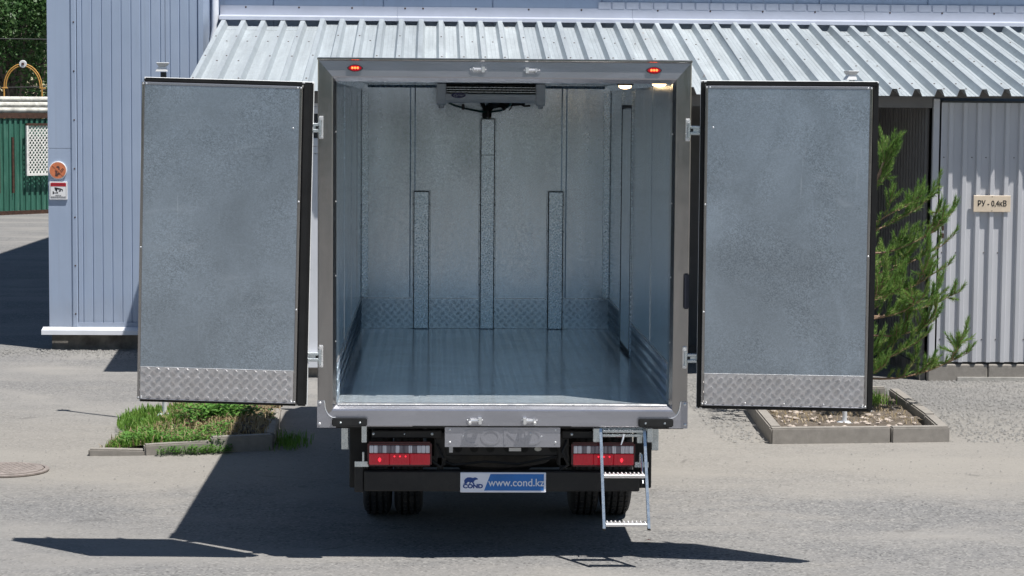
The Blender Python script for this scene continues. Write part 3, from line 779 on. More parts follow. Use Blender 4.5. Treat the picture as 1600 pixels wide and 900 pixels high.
def hinges():
    for s in (-1, 1):
        for z in (2.646, 1.262):
            x = s*1.106
            h = obj('hinge', MB().cbox(x-.013, x+.013, -.036, -.029, z-.068, z+.068, .0025), 'chrome', T)
            obj('hinge_end', MB().cbox(x-.014, x+.014, -.056, -.0365, z+.036, z+.066, .007, 2).cbox(x-.014, x+.014, -.052, -.0365, z-.066, z-.042, .006, 2), 'chrome', h)
            obj('hinge_pin', MB().tube([(x+s*.006, -.050, z-.046), (x+s*.006, -.050, z+.040)], .0095, 10), 'zinc', h)
            a, b = sorted((x+s*.014, x+s*.105))
            obj('hinge_arm', MB().cbox(a, b, -.062, -.046, z+.008, z+.026, .004).cbox(a, b, -.062, -.046, z-.030, z-.010, .004).cbox(a, b, -.050, -.046, z-.012, z+.010, .001), 'zinc', h)
            obj('lube_hole', MB().cbox(*sorted((x+s*.016, x+s*.032)), -.0505, -.0502, z-.010, z+.009, .0001), 'charcoal', h)
hinges()
# stop pad on the right post
obj('stop_pad', MB().cbox(1.094, 1.128, -.052, -.029, 1.560, 1.775, .006, 2), plain('dark_blue_rubber', (.018, .020, .034), .5), T)

def marker_lights():
    for x in (-.903, .897):
        z = 3.003; n = 28
        el_ = lambda k, f: [(x + k*f*math.cos(a)*(1-.12*math.sin(a)**2), z + k*.021*math.sin(a)*(abs(math.sin(a))**.12)) for a in [(i)*2*PI/n for i in range(n)]]
        b = obj('marker_light', MB().prism(el_(1.0, .047), lambda u, v, t: (u, -.0286-t, v), 0, .008), 'charcoal', T)
        obj('lens', MB().prism(el_(.86, .046), lambda u, v, t: (u, -.0366-t, v), 0, .006), 'red_lens', b)
        d = MB()
        for dx in (-.016, 0, .016): dome(d, (x+dx, -.0428, z+.001), .0075, (0,-1,0), 8)
        obj('diode', d, 'red_hot', b)
marker_lights()

def interior_lamps():
    for x, y in ((.955, .22), (.875, 1.75)):
        l = obj('interior_lamp', MB().cbox(x-.055, x+.055, y-.05, y+.05, 2.930, 2.9605, .006), 'charcoal', T)
        obj('lens', MB().lathe((x, y, 2.906), [(.012, 0), (.030, .004), (.042, .012), (.044, .0235)], 20), 'lamp_warm', l, smooth=True)
    obj('lamp_cable', MB().tube([(.875, 1.70, 2.95), (.90, 1.2, 2.945), (.93, .7, 2.95), (.955, .28, 2.955)], .006, 6), 'rubber', T)
interior_lamps()

def evaporator():
    x0, x1, yf, yb = -.335, .380, 4.20, 4.74
    e = obj('evaporator_unit', MB().cbox(x0, x1, yf+.05, yb, 2.835, 2.955, .008), 'white_plastic', T)
    # front lower panel, rounded
    obj('front_panel', MB().prism([(.0, 2.882), (-.012, 2.876), (-.014, 2.838), (0, 2.818), (.04, 2.811), (.10, 2.811), (.10, 2.83), (.05, 2.833), (.045, 2.882)], lambda u, v, t: (t, yf+.012+u, v), x0+.002, x1-.002), 'white_plastic', e)
    obj('grille_back', MB().box(x0+.004, x1-.004, yf+.044, yf+.049, 2.884, 2.955), 'dark_room', e)
    for k in range(4):
        z = 2.893 + k*.0185
        obj('grille_slat', MB().prism([(0, 0), (.03, .008), (.03, .0105), (0, .0035)], lambda u, v, t, z=z: (t, yf+.006+u, z+v), x0+.004, x1-.004), 'charcoal' if k == 3 else 'zinc', e)
    for a, b in ((x0-.072, x0-.001), (x1+.001, x1+.072)):
        m_ = MB().prism([(0, 2.957), (0, 2.84), (.012, 2.80), (.06, 2.79), (.10, 2.80), (.14, 2.84), (.5, 2.86), (.5, 2.957)], lambda u, v, t: (t, yf-.004+u, v), a, b)
        c = obj('side_cover', m_, 'white_plastic', e)
        obj('drain_boss', MB().tube([((a+b)/2+.0, yf+.06, 2.80), ((a+b)/2, yf+.06, 2.765)], .020, 12), 'white_plastic', c)
    cx, cz = -.235, 2.868; n = 32
    bd = obj('badge', MB().prism([(cx+.056*math.cos(2*PI*i/n), cz+.0215*math.sin(2*PI*i/n)) for i in range(n)], lambda u, v, t: (u, yf-.0025-t, v), 0, .004), 'badge_blue', e)
    obj('badge_lettering', text_mb('Carrier', .026, lambda u, v, t: (cx+u*1.05, yf-.007-t, cz+v), .0004, shear=.3), 'letter_white', bd)
    # pipework under the unit
    obj('drain_hose', MB().tube([(-.31, yf+.09, 2.81), (-.27, yf+.1, 2.79), (-.18, yf+.3, 2.765), (-.06, yf+.42, 2.742), (.03, yf+.44, 2.738), (.12, yf+.4, 2.752), (.18, yf+.3, 2.79), (.2, yf+.2, 2.83)], .0085, 8), 'hose', e, smooth=True)
    obj('hose_clip', MB().cbox(-.205, -.183, yf+.22, yf+.26, 2.755, 2.80, .004), 'charcoal', e)
    m_ = MB()
    m_.tube([(.01, yf+.45, 2.69), (.01, yf+.45, 2.76), (.05, yf+.4, 2.80), (.16, yf+.35, 2.808), (.30, yf+.3, 2.815)], [.030, .032, .036, .028, .02], 9)
    m_.tube([(-.02, yf+.45, 2.69), (-.015, yf+.44, 2.76), (-.04, yf+.4, 2.81)], .018, 8)
    m_.tube([(.10, yf+.33, 2.80), (.13, yf+.3, 2.775), (.145, yf+.3, 2.757)], [.010, .014, .016], 7)
    m_.tube([(.2, yf+.3, 2.80), (.19, yf+.29, 2.77), (.175, yf+.29, 2.752)], .005, 6)
    m_.tube([(.24, yf+.3, 2.815), (.30, yf+.28, 2.788), (.345, yf+.27, 2.79)], .009, 6)
    obj('pipe_bundle', m_, 'rubber', e, smooth=True)
evaporator()

def doors():
    def build(s, hx, hy, W, plug0, plug1, zb, zt, pzb, pzt, k0, k1, tilt, swing):
        m = Matrix.Translation((hx, hy, zb)) @ Matrix.Rotation(R(swing), 4, 'Z') @ Matrix.Rotation(R(tilt), 4, 'Y') @ Matrix.Translation((-hx, -hy, -zb))
        X = lambda u: hx + s*u
        def bx(mb, u0, u1, d0, d1, z0, z1, b=.003, seg=1):
            a, c = sorted((X(u0), X(u1))); return mb.cbox(a, c, hy-d1, hy-d0, z0, z1, b, seg)
        d = obj('door', bx(MB(), 0, W, .0, .026, zb, zt, .004).xf(m), 'white_paint', T)
        # rubber seal: two ribs stepping in round the plug
        ue = W if plug1 > W-.01 else None
        sl_ = MB()
        o1 = .004
        u_hi = W-.004
        bx(sl_, 0+.002, plug0-.002, .027, .050, zb+.004, zt-.004, .008, 2)
        bx(sl_, .018, plug0-.002, .050, .066, pzb-.012, pzt+.012, .006, 2)
        bx(sl_, plug0-.002, u_hi, .027, .050, pzt+.002, zt-.003, .008, 2)
        bx(sl_, plug0-.002, u_hi, .050, .066, pzt+.002, pzt+.018, .006, 2)
        bx(sl_, plug0-.002, u_hi, .027, .055, zb+.003, pzb-.002, .008, 2)
        if plug1 < W-.01:
            bx(sl_, plug1+.002, W, .027, .050, zb+.004, zt-.004, .008, 2)
            bx(sl_, plug1+.002, plug1+.020, .050, .066, pzb-.012, pzt+.012, .006, 2)
        obj('seal', sl_.xf(m), 'rubber', d)
        pl = obj('insulated_core', bx(MB(), plug0, plug1, .027, .086, pzb, pzt, .004).xf(m), 'stainless', d)
        e = .016
        obj('inner_sheet', bx(MB(), plug0+e, plug1-e, .0865, .0885, k1+.004, pzt-e, .0008).xf(m), 'door_galv', d)
        # stainless edge trims round the face
        for q in ((plug0, plug0+e-.001, pzb, pzt), (plug1-e+.001, plug1, pzb, pzt)):
            obj('edge_trim', bx(MB(), q[0], q[1], .0862, .091, q[2], q[3], .002).xf(m), 'stainless', d)
        obj('edge_trim', bx(MB(), plug0+e, plug1-e, .0862, .091, pzt-e+.001, pzt, .002).xf(m), 'stainless_h', d)
        obj('edge_trim', bx(MB(), plug0+e, plug1-e, .0862, .091, pzb, k0-.002, .002).xf(m), 'stainless_h', d)
        kw, kh = plug1-plug0-2*e-.004, k1-k0
        mb = bx(MB(), plug0+e+.002, plug1-e-.002, .0866, .0895, k0, k1, .0005)
        tread(mb, kw, kh, lambda u, v, t: (X(plug0+e+.002+u), hy-.0895-t, k0+v), .0415, hgt=.0046, wk=.058)
        obj('kick_plate', mb.xf(m), 'plate_alu', d, fixn=False)
        obj('kick_plate_edge', bx(MB(), plug0+e, plug1-e, .0866, .0905, k1+.0002, k1+.004, .001).xf(m), 'chrome', d)
        r_ = MB()
        for u, z in [(plug0+e*.5, pzb+.01), (plug0+e*1.6, pzb+.01), (plug1-e*.5, pzb+.01), (plug1-e*1.6, pzb+.01), (plug0+e*.5, pzt-.01), (plug0+e*1.7, pzt-.01), (plug1-e*.5, pzt-.01), (plug1-e*1.7, pzt-.01), (plug0+e*.5, 1.55), (plug0+e*.5, 2.2), (plug1-e*.5, 1.9), (plug0+.05, pzt-.25)]:
            dome(r_, (X(u), hy-.091, z), .0062, (0,-1,0), 6)
        for i in range(5): dome(r_, (X(plug0+.03+i*(W-.12)/4), hy-.0895, k0+.009), .005, (0,-1,0), 6)
        obj('rivet_row', r_.xf(m), 'chrome', d, kind='stuff')
        # locking bars on the outside face
        for u in (W*.35, W*.8):
            obj('locking_bar', MB().tube([(X(u), hy+.03, zb+.02), (X(u), hy+.03, zt-.02)], .014, 10).xf(m), 'zinc', d)
    build(-1, -1.187, -.034, 1.022, .064, 1.022, .959, 2.919, .981, 2.889, .990, 1.177, 1.25, -2.5)
    build(1, 1.181, -.034, 1.062, .030, 1.024, .953, 2.946, .981, 2.913, .990, 1.174, .0, -7.5)
doors()

def name_plate():
    p = obj('name_plate', MB().cbox(-.353, .352, -.020, -.014, .706, .829, .002), 'stainless_h', T)
    cz = .763
    obj('embossed_letters', text_mb('COND', .135, lambda u, v, t: (-.005+u*1.22, -.0202-t, cz+v), .0035), 'stainless_h', p)
    r_ = MB()
    for q in ((-.322, .812), (-.322, .735), (.322, .812), (.322, .735), (-.24, .775), (.235, .772), (.17, .79)): dome(r_, (q[0], -.020, q[1]), .008, (0,-1,0), 8)
    obj('bolt_head', r_, 'chrome', p)
name_plate()

def undercarriage():
    for s in (-1, 1):
        obj('chassis_rail', MB().cbox(s*.38-.035, s*.38+.035, .14, 6.6, .56, .78, .01), 'black', T)
        obj('light_bracket', MB().cbox(*sorted((s*.37, s*.80)), .10, .16, .742, .79, .006), 'black', T)
        b = MB()
        for x in (.43, .60, .79): dome(b, (s*x, .10, .768), .010 if x != .6 else .006, (0,-1,0))
        obj('bolt_head', b, 'zinc', T)
        obj('hanger', MB().cbox(*sorted((s*.83, s*.862)), .06, .075, .72, .83, .003), 'zinc', T)
        obj('mudguard_end', MB().cbox(*sorted((s*.83, s*.945)), .30, .325, .40, .80, .006), 'rubber', T)
        obj('guard_bracket', MB().cbox(*sorted((s*.82, s*.905)), .085, .10, .565, .600, .002), 'zinc', T)
        obj('outrigger', MB().cbox(*sorted((s*.42, s*1.05)), .25, .31, .785, .802, .004), 'black', T)
        obj('side_post', MB().cbox(*sorted((s*.955, s*1.0)), .42, .46, .62, .80, .004), 'zinc', T)
    # perforated cross member with stickers
    c = obj('cross_member', MB().cbox(-.40, .40, .16, .20, .625, .79, .006), 'black', T)
    for x in (-.27, -.17, -.07, .04, .14, .32):
        obj('punched_hole', MB().lathe((x, .1575, .672), [(.026, .004), (.026, 0)], 18, 'y'), 'dark_room', c)
    obj('sticker', MB().box(-.325, -.302, .1565, .1585, .645, .69), 'sign_white', c)
    obj('sticker', MB().box(.045, .12, .1525, .1545, .655, .676), 'sign_white', c)
    obj('sticker', MB().prism([(.225+.022*math.cos(2*PI*i/20), .668+.013*math.sin(2*PI*i/20)) for i in range(20)], lambda u, v, t: (u, .1585-t, v), 0, .002), 'pipe_white', c)
    # spare wheel cradle and axle
    sw = obj('spare_wheel', MB().lathe((0, .98, .56), [(.2, -.08), (.34, -.085), (.375, -.05), (.38, 0), (.375, .05), (.34, .085), (.2, .08)], 32), 'tyre', T, smooth=True)
    obj('rim', MB().lathe((0, .98, .56), [(.08, -.03), (.195, -.075), (.198, .07), (.08, .02)], 24), 'black', sw)
    obj('rear_axle', MB().lathe((0, 1.66, .385), [(.03, -.86), (.07, -.84), (.075, -.25), (.17, -.14), (.19, 0), (.17, .14), (.075, .25), (.07, .84), (.03, .86)], 18, 'x'), 'black', T, smooth=True)
    for pts, r in (([(-.40, .13, .70), (-.36, .09, .62), (-.37, .10, .56), (-.43, .12, .60)], .010), ([(.40, .13, .72), (.37, .09, .66), (.41, .10, .58), (.36, .12, .54)], .010), ([(-.38, .16, .60), (-.30, .14, .57), (-.1, .15, .59), (.1, .15, .575), (.34, .15, .62)], .008)):
        obj('wiring_loom', MB().tube(pts, r, 7), 'rubber', T, smooth=True)
    for s in (-1, 1):
        obj('leaf_spring', MB().prism([(.95, .47), (1.3, .44), (1.66, .43), (2.0, .44), (2.4, .47), (2.4, .50), (1.66, .48), (.95, .50)], lambda u, v, t: (t, u, v), s*.44-.03, s*.44+.03), 'black', T)
        obj('clip_tab', MB().cbox(*sorted((s*.845, s*.858)), .07, .09, .60, .66, .002), 'zinc', T)
    # underrun bar
    u = obj('underrun_bar', MB().cbox(-.848, .852, .085, .165, .414, .541, .008), 'black', T)
    obj('bar_bracket', MB().cbox(-.907, -.850, .10, .20, .405, .575, .006), 'black', u); obj('bar_bracket', MB().cbox(.854, .872, .12, .20, .43, .56, .004), 'black', u)
    obj('bar_stay', MB().cbox(-.40, -.36, .14, .19, .5, .62, .004).cbox(.36, .40, .14, .19, .5, .62, .004), 'charcoal', u)
undercarriage()

def tail_lights():
    for x0, x1, out in ((-.826, -.432, -1), (.427, .820, 1)):
        z0, z1 = .574, .724
        h = obj('tail_light', MB().cbox(x0, x1, .055, .10, z0, z1, .010, 2), 'lens_shell', T)
        w_ = x1-x0
        # ribbed clear strip in cells
        n = 14
        for k in range(n):
            a = x0+.012+k*(w_-.024)/n
            obj('clear_lens_rib', MB().cbox(a+.0008, a+(w_-.024)/n-.0008, .0475, .056, z1-.066, z1-.020, .003), 'clear_lens' if k in (0, 1, 3, 6, 9, 11, 12, 13) else 'clear_lens_dark', h)
        third = (w_-.02)/3
        for k in range(3):
            a = x0+.010+k*third
            obj('red_lens', MB().cbox(a+.0006, a+third-.0006, .0455, .056, z0+.012, z1-.070, .004), 'red_lens', h)
            for q in range(7):
                b = a+.008+q*(third-.012)/7
                obj('lens_rib', MB().cbox(b, b+.007, .0435, .0452, z0+.018, z1-.078, .001), 'red_lens', h)
        bx_ = x0+.075 if out < 0 else x1-.085
        g = MB(); dome(g, (bx_, .0434, .617), .010, (0,-1,0)); g.cbox(bx_-.004, bx_+.004, .0405, .0432, .604, .630, .002)
        for q in (.0, .018, .036): dome(g, (x0+w_*.42+q*1.9, .0434, .638), .0055, (0,-1,0), 6)
        obj('bulb', g, 'red_glow', h)
tail_lights()

def number_plate():
    x0, x1, z0, z1, y = -.256, .272, .410, .535, .074
    p = obj('number_plate', MB().cbox(x0, x1, y, y+.008, z0, z1, .003), 'plate_white', T, label='white and blue plate lettered www.cond.kz with a bear emblem')
    f = lambda u, v, t: (x0+u, y-.0004-t, z0+v)
    obj('blue_field', MB().prism([(.147, .012), (.186, .115), (.515, .115), (.515, .012)], f, 0, .001), 'plate_blue', p)
    obj('address_lettering', text_mb('www.cond.kz', .066, lambda u, v, t: (x0+.345+u*.95, y-.0018-t, z0+.060+v), .0005, bold=.0006), 'letter_white', p)
    bear = [(.018,.050),(.026,.060),(.024,.074),(.032,.086),(.046,.094),(.062,.094),(.078,.090),(.090,.094),(.098,.092),(.108,.086),(.108,.081),(.096,.079),(.088,.074),(.082,.064),(.088,.052),(.082,.050),(.072,.062),(.066,.064),(.062,.054),(.054,.052),(.058,.064),(.048,.066),(.040,.058),(.036,.050),(.028,.048),(.032,.056),(.026,.054)]
    obj('bear_emblem', MB().prism(bear, f, 0, .001), 'logo_blue', p)
    obj('emblem_lettering', text_mb('COND', .034, lambda u, v, t: (x0+.078+u*1.18, y-.0018-t, z0+.038+v), .0005, bold=.0016), 'logo_blue', p)
number_plate()

def wheels():
    def tyre(xc, yc, r=.385, w_=.195):
        h = w_/2
        prof = [(.20, -h*.85), (.27, -h), (.33, -h*.98), (.362, -h*.88), (r-.006, -h*.72)]
        gr = []
        for gx in (-.45, 0, .45):
            gr += [(r, h*(gx-.06)), (r-.012, h*(gx-.05)), (r-.012, h*(gx+.05)), (r, h*(gx+.06))]
        prof += gr + [(r-.006, h*.72), (.362, h*.88), (.33, h*.98), (.27, h), (.20, h*.85)]
        o = obj('wheel', MB().lathe((xc, yc, r-.004), prof, 44, 'x'), 'tyre', T, smooth=True)
        # tread blocks
        m_ = MB()
        for k in range(44):
            a = 2*PI*k/44
            for u0, u1 in ((-.70, -.54), (-.36, -.10), (.10, .36), (.54, .70)):
                a0, a1 = a+.01, a+.105
                q = []
                for rr in (r-.002, r+.005):
                    for aa in (a0, a1):
                        for uu in (u0, u1): q.append((xc+uu*h, yc+rr*math.cos(aa), r-.004+rr*math.sin(aa)))
                m_.add(q, [(4, 5, 7, 6), (0, 4, 6, 2), (1, 3, 7, 5), (0, 1, 5, 4), (2, 6, 7, 3)])
        obj('tread_blocks', m_, 'tyre', o, kind='stuff', fixn=False)
        obj('rim', MB().lathe((xc, yc, r-.004), [(.06, -.02), (.19, -.05), (.21, -h*.8), (.195, h*.8), (.18, .03), (.06, .03)], 28, 'x'), 'zinc', o)
    for x in (-.80, -.588, .605, .825): tyre(x, 1.66)
    for x in (-.80, .80): tyre(x, 5.75)
wheels()

def ladder():
    l = obj('boarding_ladder', MB().cbox(.555, .92, .03, .05, .80, .822, .004), 'zinc', T)
    for a, b in ((.555, .60), (.885, .92)): obj('ladder_bracket', MB().cbox(a, b, -.006, .029, .735, .822, .004), 'zinc', l)
    top, bot = Vector((0, .005, .822)), Vector((0, -.205, .238))
    d = (bot-top)
    for xa, xb in ((.600, .612), (.868, .884)):
        m_ = MB()
        vs = []
        for p, x in ((top, xa), (bot, xb)):
            for dx, dy in ((-.0085, -.016), (.0085, -.016), (.0085, .016), (-.0085, .016)): vs.append((x+dx, p.y+dy, p.z))
        m_.add(vs, [(0,1,2,3), (4,7,6,5), (0,4,5,1), (1,5,6,2), (2,6,7,3), (3,7,4,0)])
        obj('rail', m_, 'zinc', l)
        obj('foot_cap', MB().cbox(xb-.0095, xb+.0095, bot.y-.018, bot.y+.018, bot.z-.008, bot.z+.004, .002), 'rubber', l)
    for f in (.480, .96):
        p = top + d*f
        xa, xb = .609+.012*f, .859+.015*f
        rg = obj('rung', MB().cbox(xa, xb, p.y-.02, p.y+.045, p.z-.010, p.z+.010, .003), 'plate_alu', l)
        t_ = MB()
        n = 10
        for k in range(n):
            for yy in (-.012, .012, .034):
                xx = xa+.012+k*(xb-xa-.024)/(n-1)
                t_.lathe((xx, p.y+yy, p.z+.010), [(.007, 0), (.0055, .006), (.004, .008)], 6)
        obj('grip_studs', t_, 'plate_alu', rg, kind='stuff')
    for z, y in ((.803, .0), (.775, .018)):
        obj('crossbar', MB().cbox(.611, .862, y-.008, y+.012, z-.009, z+.009, .003), 'zinc', l)
    obj('latch_rod', MB().tube([(.742, -.02, .787), (.735, -.035, .76), (.722, -.05, .725)], [.006, .006, .003], 7), 'chrome', l)
    obj('stay_rod', MB().tube([(.853, .0, .66), (.853, -.12, .5)], .005, 6), 'zinc', l)
ladder()

def cab():
    c = obj('cab', MB().prism([(5.08, .55), (5.08, 2.35), (5.25, 2.45), (6.2, 2.42), (6.62, 2.05), (6.80, 1.35), (6.82, .55)], lambda u, v, t: (t, u, v), -.98, .98), 'white_paint', T)
    obj('windscreen', MB().add([(-.88, 6.263, 2.39), (.88, 6.263, 2.39), (.92, 6.80, 1.40), (-.92, 6.80, 1.40), (.92, 6.642, 2.03), (-.92, 6.642, 2.03)], [(0, 1, 4, 5), (5, 4, 2, 3)]), 'glass_dark', c)
    for s in (-1, 1):
        obj('side_window', MB().cbox(*sorted((s*.981, s*.987)), 5.5, 6.5, 1.45, 2.1, .002), 'glass_dark', c)
        obj('mirror', MB().cbox(*sorted((s*1.06, s*1.20)), 6.45, 6.52, 1.5, 1.95, .02).tube([(s*.98, 6.5, 1.9), (s*1.1, 6.5, 1.9)], .012, 6), 'charcoal', c)
        obj('headlight', MB().cbox(*sorted((s*.6, s*.92)), 6.815, 6.85, .75, .92, .01), 'clear_lens', c)
    obj('bumper', MB().cbox(-1.0, 1.0, 6.825, 6.93, .42, .70, .03), 'cab_grille', c)
    obj('roof_unit', MB().cbox(-.75, .75, 4.93, 5.35, 2.50, 3.0, .06, 2), 'white_plastic', T)
cab()

# ================================================================== planting beds
def kerb(parent, a, b, h=.12, wd=.10, tilt=0.0, sink=0.0):
    a, b = Vector((a[0], a[1], 0)), Vector((b[0], b[1], 0)); d = b-a; L = d.length; ang = math.atan2(d.y, d.x)
    mb = MB().cbox(.004, L-.004, 0, wd, -.08, h, .012, 2)
    mb.v = [(x, y, z + (.003*noise.noise((x*6+a.x*9, y*9, z*9)) if z > 0 else 0)) for x, y, z in mb.v]
    m = Matrix.Translation((a.x, a.y, -sink)) @ Matrix.Rotation(ang, 4, 'Z') @ Matrix.Rotation(tilt, 4, 'Y')
    return obj('kerb_stone', mb.xf(m), 'concrete', parent)
def soil_patch(parent, poly, zfun, step=.06):
    xs0, xs1 = min(p[0] for p in poly), max(p[0] for p in poly); ys0, ys1 = min(p[1] for p in poly), max(p[1] for p in poly)
    def inside(x, y):
        c = False; n = len(poly)
        for i in range(n):
            (x1, y1), (x2, y2) = poly[i], poly[(i+1) % n]
            if (y1 > y) != (y2 > y) and x < (x2-x1)*(y-y1)/(y2-y1)+x1: c = not c
        return c
    nx = int((xs1-xs0)/step)+2; ny = int((ys1-ys0)/step)+2
    idx = {}; vs = []; fs = []
    for j in range(ny):
        for i in range(nx):
            x, y = xs0+i*step, ys0+j*step
            if inside(x, y): idx[i, j] = len(vs); vs.append((x, y, zfun(x, y)))
    for (i, j) in list(idx):
        q = [(i, j), (i+1, j), (i+1, j+1), (i, j+1)]
        if all(k in idx for k in q): fs.append(tuple(idx[k] for k in q))
    return obj('soil', MB().add(vs, fs), 'soil', parent, smooth=True), inside
def blades(name, spots, mat, rnd, hmin, hmax, w_=.006, bend=.5):
    vs = []; fs = []
    for x, y, z, k in spots:
        h = rnd.uniform(hmin, hmax)*k; a = rnd.uniform(0, 2*PI); dx, dy = math.cos(a), math.sin(a)
        b = rnd.uniform(.1, bend)*h; nx, ny = -dy*w_, dx*w_; o = len(vs)
        vs += [(x-nx, y-ny, z), (x+nx, y+ny, z), (x-nx*.8+dx*b*.35, y-ny*.8+dy*b*.35, z+h*.6), (x+nx*.8+dx*b*.35, y+ny*.8+dy*b*.35, z+h*.6), (x+dx*b, y+dy*b, z+h*(1-.25*b/h))]
        fs += [(o, o+1, o+3, o+2), (o+2, o+3, o+4)]
    return MB().add(vs, fs)
def weed_leaves(spots, rnd, size=.035):
    vs = []; fs = []
    for x, y, z, k in spots:
        for q in range(7):
            a = rnd.uniform(0, 2*PI); e = rnd.uniform(.1, .9); l = size*k*rnd.uniform(.6, 1.3); h = z+rnd.uniform(.01, .09)*k
            d = Vector((math.cos(a)*math.cos(e), math.sin(a)*math.cos(e), math.sin(e)*.6)); n_ = d.cross(Vector((0,0,1))).normalized()
            c = Vector((x, y, h)) + d*.02; o = len(vs)
            vs += [c, c+d*l*.5+n_*l*.35, c+d*l, c+d*l*.5-n_*l*.35]; fs += [(o, o+1, o+2, o+3)]
    return MB().add(vs, fs)

def left_bed():
    t = empty('planting_bed', (-2.4, 5.5, 0), 'overgrown planting bed with a broken kerb and green grass behind the left door', 'planting bed')
    P = [(-3.17, 4.19), (-2.72, 4.20), (-2.20, 4.33), (-1.71, 4.47)]
    kerb(t, P[0], P[1], .12, .10, R(1.4), .075); kerb(t, P[1], P[2], .12, .10, R(-1.2), .045); kerb(t, P[2], P[3], .13, .10, R(-.3), .012)
    kerb(t, (-1.71, 4.58), (-1.74, 5.4), .12); kerb(t, (-1.74, 5.41), (-1.78, 6.3), .11, sink=.02)
    kerb(t, (-1.82, 7.0), (-2.6, 7.05), .1, sink=.03)
    poly = [(-3.10, 4.29), (-2.7, 4.29), (-2.2, 4.42), (-1.78, 4.55), (-1.80, 6.9), (-2.6, 7.1), (-2.85, 7.0), (-3.0, 5.9)]
    def zf(x, y):
        e = min(1, max(0, (x+3.10-max(0, y-4.3)*.055)/.35))*min(1, max(0, (7.1-y)/.4))
        return -.02 + e*(.075 + .05*noise.noise((x*2.2, y*2.2, 1)) + .03*noise.noise((x*8, y*8, 2)) + (.07*math.exp(-((x+1.95)**2+(y-5.0)**2)*5)))
    _, ins = soil_patch(t, poly, zf, .05)
    rnd = random.Random(11)
    g, dry, wd = [], [], []
    for _ in range(60000):
        x, y = rnd.uniform(-3.45, -1.75), rnd.uniform(4.2, 7.1)
        if not ins(x, y): continue
        n_ = noise.noise((x*2.4, y*2.4, 5)) + .5*noise.noise((x*7, y*7, 3))
        left = min(1, max(0, (-2.15-x)/.6)); front = min(1, max(0, (5.6-y)/1.1))
        dens = left*.42 + front*.16 + n_*.95 - .20
        if x < -3.16+(y-4.2)*.10: continue
        if y > 5.9: dens -= .15
        if x > -2.05 and y > 4.75: dens = -.2+n_*.3
        if rnd.random() < dens and len(g) < 15000: g.append((x, y, zf(x, y)-.005, .55+.6*left*rnd.random()+.25*rnd.random()))
        elif rnd.random() < .12 + .12*max(0, n_) and len(dry) < 5200: dry.append((x, y, zf(x, y), rnd.uniform(.3, .9)))
    for _ in range(1500):           # clump on the far left, spilling over the kerb
        a, r = rnd.uniform(0, 2*PI), rnd.random()**.5
        g.append((-2.93+.22*r*math.cos(a), 5.9+.75*r*math.sin(a), .03, rnd.uniform(.8, 1.35)))
    setprops(obj('grass', blades('grass', g, 'grass', rnd, .025, .08, .005), 'grass', loc=(-2.8, 5, 0), fixn=False), 'green grass growing over the broken-kerbed bed behind the left door', 'grass', None, 'stuff')
    setprops(obj('dry_grass', blades('dry', dry, 'straw', rnd, .05, .14, .005, 1.3), 'straw', loc=(-2.3, 5.4, 0), fixn=False), 'dry straw lying in the middle of the left bed', 'dry grass', None, 'stuff')
    sp = []
    for _ in range(330): sp.append((rnd.gauss(-2.25, .16), rnd.gauss(5.55, .15), .10, rnd.uniform(.8, 1.5)))
    for _ in range(420):
        x, y = rnd.uniform(-3.0, -2.1), rnd.uniform(4.35, 4.9); sp.append((x, y, zf(x, y)+.0, rnd.uniform(.5, .9)))
    setprops(obj('weeds', weed_leaves(sp, rnd), 'weed', loc=(-2.3, 5.2, 0), fixn=False), 'broad bright green weeds among the grass of the left bed', 'weeds', None, 'stuff')
    sp = [(rnd.uniform(-2.60, -2.05), 4.28+.27*(k%7)/7*0+rnd.gauss(.0, .035)-.06+ .25*max(0, 0), 0, rnd.uniform(.4, .8)) for k in range(230)]
    sp = [(x, 4.20+(x+2.72)*.24-.035+rnd.gauss(0, .03), -.01, k) for x, y, z, k in sp]
    setprops(obj('kerb_weeds', weed_leaves(sp, rnd, .028), 'weed', loc=(-2.3, 4.3, 0), fixn=False), 'low weeds creeping along the foot of the broken kerb', 'weeds', None, 'stuff')
    tu = [(-1.60+rnd.gauss(0, .07), 4.75+rnd.gauss(0, .16), 0, rnd.uniform(.7, 1.3)) for _ in range(330)]
    setprops(obj('grass_tuft', blades('tuft', tu, 'grass', rnd, .04, .11, .004, .9), 'grass', loc=(-1.6, 4.75, 0), fixn=False), 'grass tuft in the truck shadow beside the right end of the left bed', 'grass', None, 'stuff')
    cl = MB()
    for _ in range(110):
        x, y = rnd.uniform(-2.3, -1.82), rnd.uniform(4.6, 6.2); rock(cl, (x, y, zf(x, y)), rnd.uniform(.012, .045), rnd)
    obj('soil_clods', cl, 'soil', t, kind='stuff')
def rock(mb, c, r, rnd):
    n1, n2 = 6, 3; vs = []; sx, sy, sz = rnd.uniform(.7, 1.3), rnd.uniform(.7, 1.3), rnd.uniform(.45, .8)
    for j in range(n2+1):
        th = PI*(j+.25)/(n2+.5)
        for i in range(n1):
            a = 2*PI*i/n1; k = r*rnd.uniform(.75, 1.15)
            vs.append((c[0]+k*sx*math.sin(th)*math.cos(a), c[1]+k*sy*math.sin(th)*math.sin(a), c[2]+k*sz*math.cos(th)))
    fs = [(j*n1+i, j*n1+(i+1) % n1, (j+1)*n1+(i+1) % n1, (j+1)*n1+i) for j in range(n2) for i in range(n1)] + [tuple(range(n1)), tuple(n2*n1+i for i in range(n1-1, -1, -1))]
    mb.add(vs, fs)
left_bed()

